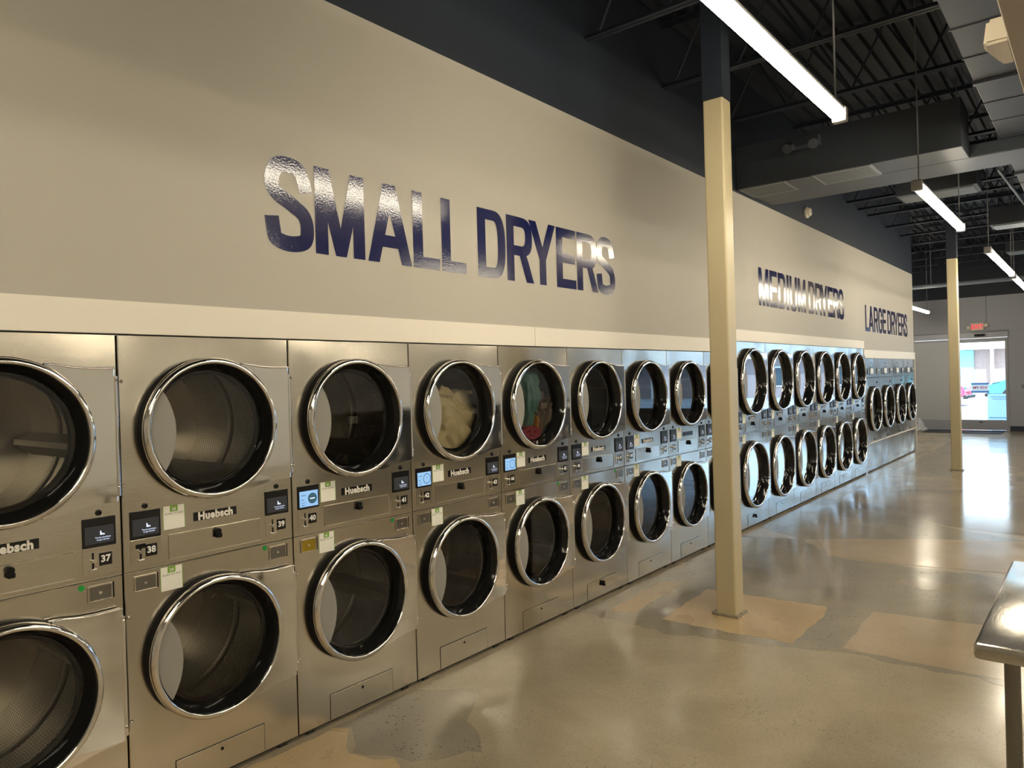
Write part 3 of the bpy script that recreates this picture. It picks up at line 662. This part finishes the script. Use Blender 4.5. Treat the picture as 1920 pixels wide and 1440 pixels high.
lock_me = finish(bm, 'lock', M['rubber'], 35)
keyh_me = tube_me('key_hole', M['rubber'], (0, -.0045, 0), (0, -.002, 0), .0075, 14)
coinf_me = frame_me('coin_box', 0, .092, 0, .066, .006, -.006, M['steel'])
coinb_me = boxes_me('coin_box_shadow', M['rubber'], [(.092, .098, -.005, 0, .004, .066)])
coind_me = box_me('coin_door', M['darksteel'], .006, .086, -.003, .0005, .006, .060)
coindb_me = box_me('coin_door', M['brass'], .006, .086, -.003, .0005, .006, .060)
coinl_me = lathe_y('coin_lock', M['chrome'], [(0, -.007), (.0055, -.007), (.007, -.004), (.007, -.003)], 16)
dot_me = disc_me('green_dot', M['greendot'], .0115, -.0008, 24)

def make_kind(w, Hh, zs, R, zu, zl, cx, dz, wr):
    k = dict(w=w, H=Hh, zs=zs, R=R, zu=zu, zl=zl, cx=cx, dz=dz, wr=wr)
    ho = R*.262/.312
    k['up'] = holed_panel('front_panel', M['steel'], .003, w-.003, zs+.0015, Hh, cx, zu, ho)
    k['lo'] = holed_panel('front_panel', M['steel'], .003, w-.003, .0, zs-.0015, cx, zl, ho)
    k['cab'] = boxes_me('cabinet', M['cabinet'], [(.001, w-.001, .95, .97, .0, Hh-.002), (.001, .006, .021, .95, .0, Hh-.002), (w-.006, w-.001, .021, .95, .0, Hh-.002), (.006, w-.006, .021, .95, Hh-.008, Hh-.002), (.006, w-.006, .021, .95, zs-.004, zs+.004), (.006, w-.006, .021, .95, 0, .006)])
    k['toe'] = boxes_me('toe_base', M['cabinet'], [(.02, w-.02, .04, .9, FL, -.0005), (.06, .10, .015, .04, FL, -.0005), (w-.10, w-.06, .015, .04, FL, -.0005)])
    k['door'] = door_meshes(R, wr); k['drum'] = drum_meshes(R*1.12, .72)
    k['pull'] = .0
    return k
def add_door(t, k, zc):
    d = k['door']; dm = at(link('door', d['ring'], parent=t), k['cx'], 0, zc)
    link('gasket', d['gasket'], parent=dm); link('door_bowl', d['bowl'], parent=dm); link('glass', d['glass'], parent=dm); link('handle_plate', d['plate'], parent=dm)
    if 'wing' in d: link('hinge_wing', d['wing'], parent=dm); link('hinge_pin', d['pin'], parent=dm); link('wing_lip', d['lip'], parent=dm)
    me, back, front, rib, hoop = k['drum']
    dr_ = at(link('drum', me, parent=t), k['cx'], 0, zc); link('drum_back', back, parent=dr_); link('drum_front', front, parent=dr_); link('drum_hoop', hoop, parent=dr_)
    rot = random.uniform(0, 2*PI/3)
    for j in range(3):
        o = link('drum_rib', rib, parent=dr_); o.rotation_euler = (0, rot+j*2*PI/3, 0)
def control(t, x, z, num, lit, left, covered=False):
    s = at(link('control_screen', bezel_me, parent=t), x, 0, z+.103)
    if lit == 0:
        link('display', disp_me, parent=s)
        at(link('screen_text', text_me('Touch anywhere', .0085, M['disp_text'], .0), parent=s), .074, -.0071, .036)
        at(link('screen_text', text_me('to get started', .0085, M['disp_text'], .0), parent=s), .074, -.0071, .027)
        at(link('screen_icon', icon_me, parent=s), .070, -.0071, .054)
    else:
        link('display', displ_me, parent=s); link('screen_lines', lines_me, parent=s)
        at(link('timer_ring' if lit == 2 else 'status_dial', ring_me if lit == 2 else dial_me, parent=s), .083, 0, .049)
        if lit == 2: at(link('timer_digit', text_me('7', .020, M['disp_ring']), parent=s), .083, -.0073, .052)
        else: at(link('status_line', box_me('status_line', M['disp_text'], -.014, .014, -.0078, -.0073, -.003, .002), parent=s), .083, 0, .049)
    p = at(link('lever_plate', plate_me, parent=t), x-.001, 0, z-.002)
    lx_ = .040 if left else .037
    at(link('coin_slot', slot_me, parent=p), lx_, 0, .014); at(link('coin_lever', lever_me, parent=p), lx_, 0, .018)
    if covered: at(link('slot_cover', block_me, parent=p), lx_, 0, .018)
    npl = at(link('number_plate', numpl_me, parent=t), x+.059, -.0002, z+.026)
    at(link('number', text_me(str(num), .036, M['white'], .035), parent=npl), .024, -.0039, .0255)
bm = bmesh.new()
bx(bm, -.006, .002, -.0005, 0, -.008, .0); bx(bm, -.006, -.002, -.0005, 0, 0, .008); bx(bm, .004, .010, -.0005, 0, -.008, -.003)
icon_me = finish(bm, 'screen_icon', M['disp_text'])
def sticker(t, x, z, num):
    s = at(link('pay_sticker', stick_me, parent=t), x, -.0002, z)
    link('sticker_tag', tag_me, parent=s); link('sticker_edge', edge_me, parent=s)
    at(link('tag_number', text_me(str(num), .019, M['white'], .02), parent=s), .048, -.0020, .084)
    at(link('sticker_text', scan_me, parent=s), .048, -.0016, .066)
def coin_box(t, x, z, brass=False):
    c = at(link('coin_box', coinf_me, parent=t), x, 0, z); link('coin_door', coindb_me if brass else coind_me, parent=c); link('coin_box_shadow', coinb_me, parent=c)
    at(link('coin_lock', coinl_me, parent=c), .046, 0, .033)
def stack(x, k, n0, label, group, lit=0, dot=False, brass=False, brand=True, covered=False, lowlock=False):
    t = tag(empty('stack_dryer', (x, 0, 0)), label, 'dryer', group)
    link('cabinet', k['cab'], parent=t); link('toe_base', k['toe'], parent=t)
    link('front_panel', k['up'], parent=t); link('front_panel', k['lo'], parent=t)
    add_door(t, k, k['zu']); add_door(t, k, k['zl'])
    w, zs, dz = k['w'], k['zs'], k['dz']; f = w/.8; f = 1 + (f-1)
    xr = w-.8
    control(t, .030, zs+.028, n0, lit, True, covered); control(t, .650+xr, zs+.028, n0+1, 0, False)
    at(link('speaker', hole_me, parent=t), .092, 0, zs+.265+dz); at(link('speaker', hole_me, parent=t), .712+xr, 0, zs+.265+dz)
    sticker(t, .165, zs+.149+min(0, dz), n0)
    sticker(t, .147, zs-.109, n0+1)
    xm = xr*.5
    bp_ = at(link('brand_plate', brand_me, parent=t), .299+xm, -.0002, zs+.165+dz*.6)
    if brand: at(link('brand_lettering', brandtx_me, parent=bp_), .1015, -.0036, .0175)
    l = at(link('lint_drawer', lint_me, parent=t), .186+xm, 0, zs+.0215); link('drawer_lip', lintl_me, parent=l)
    at(link('lock', lock_me, parent=l), .217, 0, .072)
    coin_box(t, .039, zs-.086, brass); coin_box(t, .663+xr, zs-.085)
    if dot: at(link('green_dot', dot_me, parent=t), .642+xr, -.0004, zs-.020)
    lp = at(link('lint_panel', low_me, parent=t), .190+xm, 0, .009); link('panel_gap', lowgap_me, parent=lp)
    if lowlock: at(link('lock', lock_me, parent=lp), .208, 0, .085)
    else: at(link('key_hole', keyh_me, parent=lp), .208, 0, .095)
    for zc in (k['zu'], k['zl']):
        for s in (.214, -.212):
            at(link('screw', screw_me, parent=t), .014, 0, zc+s*k['R']/.312)
            at(link('screw', screw_me, parent=t), w-.021, -.036, zc+(s+.004)*k['R']/.312)
    return t
SM = make_kind(.8, 1.95, .976, .312, 1.5457, .583, .383, 0, .392)
MD = make_kind(.915, 2.075, 1.05, .380, 1.625, .575, .435, -.035, .455)
names = [
    ('small stainless stack dryer numbered 37, cut off at the left edge', dict(dot=True)),
    ('small stainless stack dryer numbered 38 and 39, its perforated drums in view', dict(dot=True, covered=True)),
    ('small stainless stack dryer numbered 40 and 41 with a brass coin box', dict(lit=1, dot=True, brass=True)),
    ('small stainless stack dryer numbered 42 and 43 holding cream laundry in its upper drum', dict(lit=2)),
    ('small stainless stack dryer numbered 44 and 45 holding teal and brown laundry', dict(lit=2, dot=True)),
    ('small stainless stack dryer numbered 46 and 47, right of the one with teal laundry', dict(dot=True, lowlock=True)),
    ('small stainless stack dryer numbered 48 and 49, third before the cream column', dict()),
    ('small stainless stack dryer numbered 50 and 51, second before the cream column', dict(brand=False)),
    ('small stainless stack dryer numbered 52 and 53, mostly hidden behind the cream column', dict())]
for i, (lb, kw) in enumerate(names):
    stack(-.8+.8*i, SM, 36+2*i, lb, 'small stack dryers along the left wall', **kw)
ords = ['first', 'second', 'third', 'fourth', 'fifth', 'sixth and last']
for i in range(6):
    stack(6.405+.915*i, MD, 54+2*i, f'{ords[i]} medium stainless stack dryer counting from the near cream column', 'medium stack dryers along the left wall', lowlock=(i == 0))
# large single dryers
LWd = 1.02; LR = .392
L_up = box_me('control_panel', M['steel'], .003, LWd-.003, 0, .02, 1.588, 1.915, bevel=.003)
L_mid = holed_panel('front_panel', M['steel'], .003, LWd-.003, .482, 1.583, .46, 1.045, LR*.262/.312)
L_low = boxes_me('lower_panel', M['steel'], [(.003, LWd/2-.001, .0, .02, 0, .458), (LWd/2+.001, LWd-.003, 0, .02, 0, .458)], bevel=.003)
L_rail = boxes_me('rail', M['trim'], [(0, LWd, -.022, 0, .459, .480)], bevel=.004)
L_cab = boxes_me('cabinet', M['cabinet'], [(.001, LWd-.001, .95, .97, 0, 1.912), (.001, .006, .021, .95, 0, 1.912), (LWd-.006, LWd-.001, .021, .95, 0, 1.912), (.006, LWd-.006, .021, .95, 1.906, 1.912)])
L_toe = boxes_me('toe_base', M['cabinet'], [(.02, LWd-.02, .04, .9, FL, -.0005)])
LK = dict(cx=.46, R=LR, door=door_meshes(LR, 0, False), drum=drum_meshes(LR*1.16, .72))
L_win = boxes_me('control_window', M['darksteel'], [(0, .24, -.008, 0, 0, .14)], bevel=.003); L_wf = boxes_me('window_face', M['paper'], [(.03, .21, -.010, -.008, .025, .115)])
L_slot = boxes_me('coin_slot', M['darksteel'], [(0, .06, -.012, 0, 0, .10)], bevel=.003)
L_lbl = boxes_me('label_strip', M['label_silver'], [(0, .12, -.002, 0, 0, .03)])
L_lk = lathe_y('lock', M['rubber'], [(0, -.008), (.014, -.008), (.016, 0)], 16)
L_num = text_me('3', .10, M['plastic'], .03)
lords = ['first', 'second', 'third', 'last']
for i in range(4):
    t = tag(empty('large_dryer', (11.95+.09+LWd*i, 0, 0)), f'{lords[i]} of the four large single dryers at the far end of the wall', 'dryer', 'large dryers at the far end of the wall')
    for nm, me in (('cabinet', L_cab), ('toe_base', L_toe), ('control_panel', L_up), ('front_panel', L_mid), ('lower_panel', L_low), ('rail', L_rail)): link(nm, me, parent=t)
    add_door(t, LK, 1.045)
    wv = at(link('control_window', L_win, parent=t), .27, 0, 1.63); link('window_face', L_wf, parent=wv)
    at(link('coin_slot', L_slot, parent=t), .76, 0, 1.645); at(link('coin_slot', L_slot, parent=t), .10, 0, 1.645)
    at(link('label_strip', L_lbl, parent=t), .84, 0, 1.70)
    at(link('speaker', hole_me, parent=t), .40, 0, 1.84)
    at(link('lock', L_lk, parent=t), .5, 0, .51); at(link('lock', L_lk, parent=t), .76, 0, 1.50)
    for z in (1.28, .82):
        at(link('hinge', box_me('hinge', M['chrome'], 0, .10, -.05, 0, 0, .06, bevel=.006), parent=t), .46+LR*.9, 0, z-.03)
# filler strip between medium and large machines
struct(link('trim_5', box_me('trim_5', M['steel'], 11.897, 12.038, 0.002, .02, FL, 1.915)))

# ------------------------------------------------------------------ laundry behind the glass
def cloth(name, m, c, rad, folds, label, seed, amp=.05, axis=0.0):
    """a heap of crumpled cloth: a flattened ball pushed into ridged folds"""
    bm = bmesh.new(); bmesh.ops.create_icosphere(bm, subdivisions=5, radius=1.0)
    off = Vector((seed*3.1, seed*1.7, seed*2.3)); ca, sa = math.cos(folds[0]), math.sin(folds[0])
    for v in bm.verts:
        p = v.co.copy(); q = Vector((ca*p.x+sa*p.z, p.y, -sa*p.x+ca*p.z)); q = Vector((q.x*folds[1], q.y*1.2, q.z*folds[2])) + off
        q = q + 0.5*Vector((noise.noise(q), noise.noise(q+Vector((9, 0, 0))), noise.noise(q+Vector((0, 9, 0)))))
        h = 1-abs(noise.noise(q*1.0))*2 + .45*(1-abs(noise.noise(q*2.3))*2)
        p = p*(1+amp*h/max(rad)*.5)
        w = Vector((p.x*rad[0]+c[0]-axis, 0, p.z*rad[2]+c[2]-1.5457)); L = w.length   # lies inside the drum
        if L > .325: w *= (.325+.01*math.tanh((L-.325)*20))/L
        v.co = Vector((w.x+axis-c[0], (lambda q: max(q, .02-c[1]))(p.y*rad[1]), w.z+1.5457-c[2]))
    me = finish(bm, name, m, 180)
    o = link(name, me); o.location = c; tag(o, label, 'laundry'); return o
M['cream'] = mat('cream_satin', (0.95, 0.83, 0.53), 0.38, spec=0.6)
M['tealcloth'] = mat('teal_towel', (0.17, 0.36, 0.355), 0.9, bump=.5, bscale=250)
M['browncloth'] = mat('brown_towel', (0.22, 0.165, 0.14), 0.9, bump=.5, bscale=250)
M['redcloth'] = mat('rose_cloth', (0.50, 0.10, 0.14), 0.9, bump=.5, bscale=250)
M['orangecloth'] = mat('orange_cloth', (0.60, 0.30, 0.08), 0.9)
cloth('bed_sheet', M['cream'], (2.095, .225, 1.41), (.245, .125, .21), (-.7, 1.1, 4.2), 'cream satin sheet tumbled in the upper drum of dryer 42', 1.0, .17, 1.983)
cloth('towel', M['tealcloth'], (2.84, .19, 1.60), (.115, .13, .22), (.25, 3.5, 1.1), 'teal towel hanging inside the upper drum of dryer 44', 2.0, .12, 2.783)
cloth('towel', M['browncloth'], (3.00, .20, 1.46), (.12, .14, .15), (.8, 1.5, 3.2), 'brown towel beside the teal one in dryer 44', 3.0, .12, 2.783)
cloth('garment', M['redcloth'], (2.82, .125, 1.315), (.10, .08, .06), (0, 3, 3), 'rose red garment at the bottom of the drum of dryer 44', 4.0, .08, 2.783)
cloth('garment', M['orangecloth'], (2.895, .07, 1.42), (.022, .02, .06), (0, 3, 1), 'small orange cloth between the towels in dryer 44', 5.0, .03, 2.783)

# ------------------------------------------------------------------ folding table at the right edge
tb = tag(empty('folding_table', (1.24, -2.79, FL)), 'scratched stainless folding table at the right edge', 'table')
bm = bmesh.new(); bx(bm, 0, 1.17, -.75, 0, .875, .925, bevel=.012); link('table_top', finish(bm, 'table_top', M['table_steel'], 40), parent=tb)
for x in (.07, 1.10):
    for y in (-.09, -.66):
        lg = link('leg', tube_me('leg', M['darksteel'], (x, y, 0), (x, y, .876), .021, 20), parent=tb)
        link('foot', tube_me('foot', M['plastic'], (x, y, 0), (x, y, .03), .024, 16), parent=lg)
link('stretcher', boxes_me('stretcher', M['darksteel'], [(.07, 1.10, -.67, -.65, .25, .28)]), parent=tb)

# ------------------------------------------------------------------ washers across the aisle (mirrored in the steel)
M['washer'] = mat('dark_washer_enamel', (0.035, 0.037, 0.042), 0.3)
wb_me = boxes_me('cabinet', M['washer'], [(-.36, .36, -.8, 0, 0, 1.05)], bevel=.012); wt_me = boxes_me('control_panel', M['plastic'], [(-.36, .36, -.5, -.03, 1.05, 1.28)], bevel=.01)
wr_me = lathe_y('door', M['chrome'], [(.17, .02), (.185, .05), (.22, .05), (.24, .02), (.24, 0), (.17, 0)], 40); wg_me = disc_me('glass', M['carglass'], .175, .015, 40)
ws_me = boxes_me('label_strip', M['paper'], [(-.1, .1, -.029, -.026, 1.10, 1.22)])
for i in range(10):
    t = tag(empty('washing_machine', (6.4+.76*i, -6.5, FL)), 'dark front-loading washer across the aisle, seen only in reflections', 'washer', 'washers across the aisle')
    link('cabinet', wb_me, parent=t); link('control_panel', wt_me, parent=t); link('label_strip', ws_me, parent=t)
    d_ = at(link('door', wr_me, parent=t), 0, 0, .55); link('glass', wg_me, parent=d_)

# ------------------------------------------------------------------ entrance things
ex = tag(empty('exit_sign', (X1-.035, -.48, 2.81)), 'red EXIT sign with two lamp heads above the glass door', 'sign')
link('sign_body', box_me('sign_body', M['offwhite'], -.03, .034, -.15, .15, -.10, .10, bevel=.01), parent=ex)
tx = link('letters', text_me('EXIT', .165, M['red'], .03, xs=.85), parent=ex); tx.rotation_euler = (0, 0, -PI/2); tx.location = (-.0315, 0, -.005)
for s in (-1, 1):
    link('lamp_head', box_me('lamp_head', M['offwhite'], -.05, .03, s*.20-.045, s*.20+.045, -.04+.02*(-s), .05+.02*(-s), bevel=.012), parent=ex)
link('conduit', tube_me('conduit', M['alu'], (.02, -.18, .1), (.02, -.20, .80), .012, 8), parent=ex)
rug = tag(link('entrance_mat', box_me('entrance_mat', M['matrug'], 21.15, 22.05, -1.05, .75, FL, FL+.012, bevel=.004)), 'dark entrance mat on the floor inside the glass door', 'mat')
sw = tag(link('wall_switch', box_me('wall_switch', M['grille'], X1-.02, X1-.0005, -1.56, -1.44, 1.12, 1.22, bevel=.005)), 'small grey switch box on the wall right of the door', 'switch')
link('switch_button', box_me('switch_button', M['darksteel'], X1-.026, X1-.02, -1.53, -1.47, 1.15, 1.19), parent=sw)
# hours sign on the glass, seen from behind
hs = tag(empty('hours_sign', (X1+.002, -.505, 1.01)), 'closing time sign on the door glass seen from behind, reading 9:00 PM mirrored', 'sign')
def quad_me(name, m, rects, x):
    bm = bmesh.new()
    for y0, y1, z0, z1 in rects: bm.faces.new([bm.verts.new(c) for c in ((x, y0, z0), (x, y1, z0), (x, y1, z1), (x, y0, z1))])
    return finish(bm, name, m)
link('sign_sheet', quad_me('sign_sheet', M['sheet'], [(-.205, .205, .05, .22)], 0), parent=hs)
link('blue_band', quad_me('blue_band', M['sheetblue'], [(-.205, .205, 0, .05), (-.205, .205, .22, .27)], 0), parent=hs)
tx = link('hours_text', text_me('9:00 PM', .105, M['sheetred'], .02, xs=.95, mirror=True), parent=hs); tx.rotation_euler = (0, 0, -PI/2); tx.location = (-.0015, 0, .137)
# cloth caught on the end of the dryer row
M['rag'] = mat('white_rag', (0.8, 0.82, 0.85), 0.8)
bm = bmesh.new(); g = 16
V = [[None]*(g+1) for _ in range(g+1)]
for i in range(g+1):
    for j in range(g+1):
        u, v = i/g, j/g; wd = .04+.15*v
        V[i][j] = bm.verts.new((.03*math.sin(u*9+v*4)*v+.02*noise.noise(Vector((u*5, v*5, 0))), -(.03+(u-.3)*wd*1.2)+.02*noise.noise(Vector((u*4, v*4, 7))), -.25*v+.03*noise.noise(Vector((u*6, 3, v*4)))))
for i in range(g):
    for j in range(g): bm.faces.new((V[i][j], V[i+1][j], V[i+1][j+1], V[i][j+1]))
bmesh.ops.solidify(bm, geom=list(bm.faces), thickness=.004)
rg = tag(link('rag', finish(bm, 'rag', M['rag'], 180)), 'white rag hanging at the corner of the last large dryer', 'cloth'); rg.location = (16.185, -.02, .66)

# ------------------------------------------------------------------ outside
struct(link('ground', box_me('ground', M['asphalt'], X1+.2, 80, -60, 60, FL-.25, FL-.1)))
struct(link('trim_7', box_me('parking_bank', M['asphalt'], 29.0, 80, -60, 60, FL-.1, .22)))
struct(link('trim_6', box_me('sidewalk', M['tile_ext'], X1+.2, 26.5, -30, 30, FL-.1, FL-.02)))
bl = tag(empty('building', (42, 0, FL)), 'brick building with white posts and teal cladding across the parking lot', 'building')
link('brick_wall', boxes_me('brick_wall', M['brick'], [(.3, 8, -40, 40, 0, 3.0)]), parent=bl)
link('eave', boxes_me('eave', M['facade'], [(-.6, 8, -40, 40, 2.62, 3.9)]), parent=bl)
for y in (1.15, -2.2, -5.6, -9, 5.2, -14, -20): link('post', box_me('post', M['facade'], -.1, .1, y-.07, y+.07, 0, 2.62), parent=bl)
link('cladding', boxes_me('cladding', M['teal'], [(.2, .29, 1.95, 4.6, 0, 2.6)]), parent=bl)
for y in (-4, -8, -12): 
    w_ = link('window', box_me('window', M['facade'], .25, .31, y-.8, y+.8, .9, 2.1), parent=bl); link('pane', box_me('pane', M['carglass'], .22, .26, y-.72, y+.72, .98, 2.02), parent=w_)
def car(loc, rz, paint, label, s=1.0):
    t = tag(empty('car', loc, rz), label, 'car'); t.scale = (s, s, s)
    prof = [(-2.1, .35), (-2.15, .62), (-2.0, .82), (-1.25, .95), (-.55, 1.42), (.55, 1.47), (1.35, 1.20), (1.95, .98), (2.1, .75), (2.1, .35)]
    bm = bmesh.new(); A = [bm.verts.new((x, -.86, z)) for x, z in prof]; B = [bm.verts.new((x, .86, z)) for x, z in prof]
    bm.faces.new(A); bm.faces.new(B[::-1])
    for k in range(len(prof)): bm.faces.new((A[k], B[k], B[(k+1) % len(prof)], A[(k+1) % len(prof)]))
    for v in bm.verts:
        if v.co.z > 1.0: v.co.y *= .80
    bmesh.ops.bevel(bm, geom=list(bm.edges), offset=.07, segments=3, affect='EDGES')
    link('body', finish(bm, 'body', M[paint], 40), parent=t)
    for sgn in (-1, 1):
        link('side_window', prism_me('side_window', M['carglass'], [(-1.0, .98), (-.5, 1.36), (.5, 1.40), (1.2, 1.16), (1.1, .98)], sgn*.745-.02+sgn*.06, sgn*.745+.02+sgn*.06), parent=t)
        link('headlight', box_me('headlight', M['chrome'], -2.12, -1.9, sgn*.62-.16, sgn*.62+.16, .62, .76, bevel=.03), parent=t)
        for x in (-1.3, 1.35):
            wh = link('wheel', tube_me('wheel', M['tyre'], (x, sgn*.68, .32), (x, sgn*.9, .32), .32, 24), parent=t)
            link('hub', tube_me('hub', M['alu'], (x, sgn*.9, .32), (x, sgn*.905, .32), .2, 16), parent=wh)
    bm = bmesh.new(); vs = [bm.verts.new(c) for c in ((-1.22, -.68, 1.0), (-1.22, .68, 1.0), (-.62, .62, 1.40), (-.62, -.62, 1.40))]; bm.faces.new(vs)
    bmesh.ops.solidify(bm, geom=list(bm.faces), thickness=.03)
    ws = link('windshield', finish(bm, 'windshield', M['carglass']), parent=t)
    link('bumper', box_me('bumper', M['plastic'], -2.2, -2.05, -.8, .8, .28, .42, bevel=.03), parent=t)
car((34.5, -1.55, .22), -PI*.5+.06, 'carteal', 'teal car parked outside, seen through the glass door', 1.0)
car((32.0, 3.05, .22), PI*.5-.05, 'carred', 'red car parked outside beside the cream far column')
sb = tag(empty('sandwich_board', (24.1, -.80, FL-.02)), 'pale blue sandwich board standing outside the glass door', 'sign')
for s, nm in ((-1, 'front_panel'), (1, 'rear_panel')):
    o = link(nm, box_me(nm, M['signpale'], -.012, .012, -.32, .32, 0, .95, bevel=.004), parent=sb); o.location = (s*.20, 0, .02); o.rotation_euler = (0, -s*.19, 0)
    link('print', boxes_me('print', M['signblue'], [(-.015, -.012, -.30, .22, .05, .16), (-.015, -.012, -.24, .28, .245, .265), (-.015, -.012, -.28, .24, .86, .875), (-.015, -.012, -.2, .2, .80, .812)] if s < 0 else [(.012, .015, -.3, .3, .05, .16)]), parent=o)
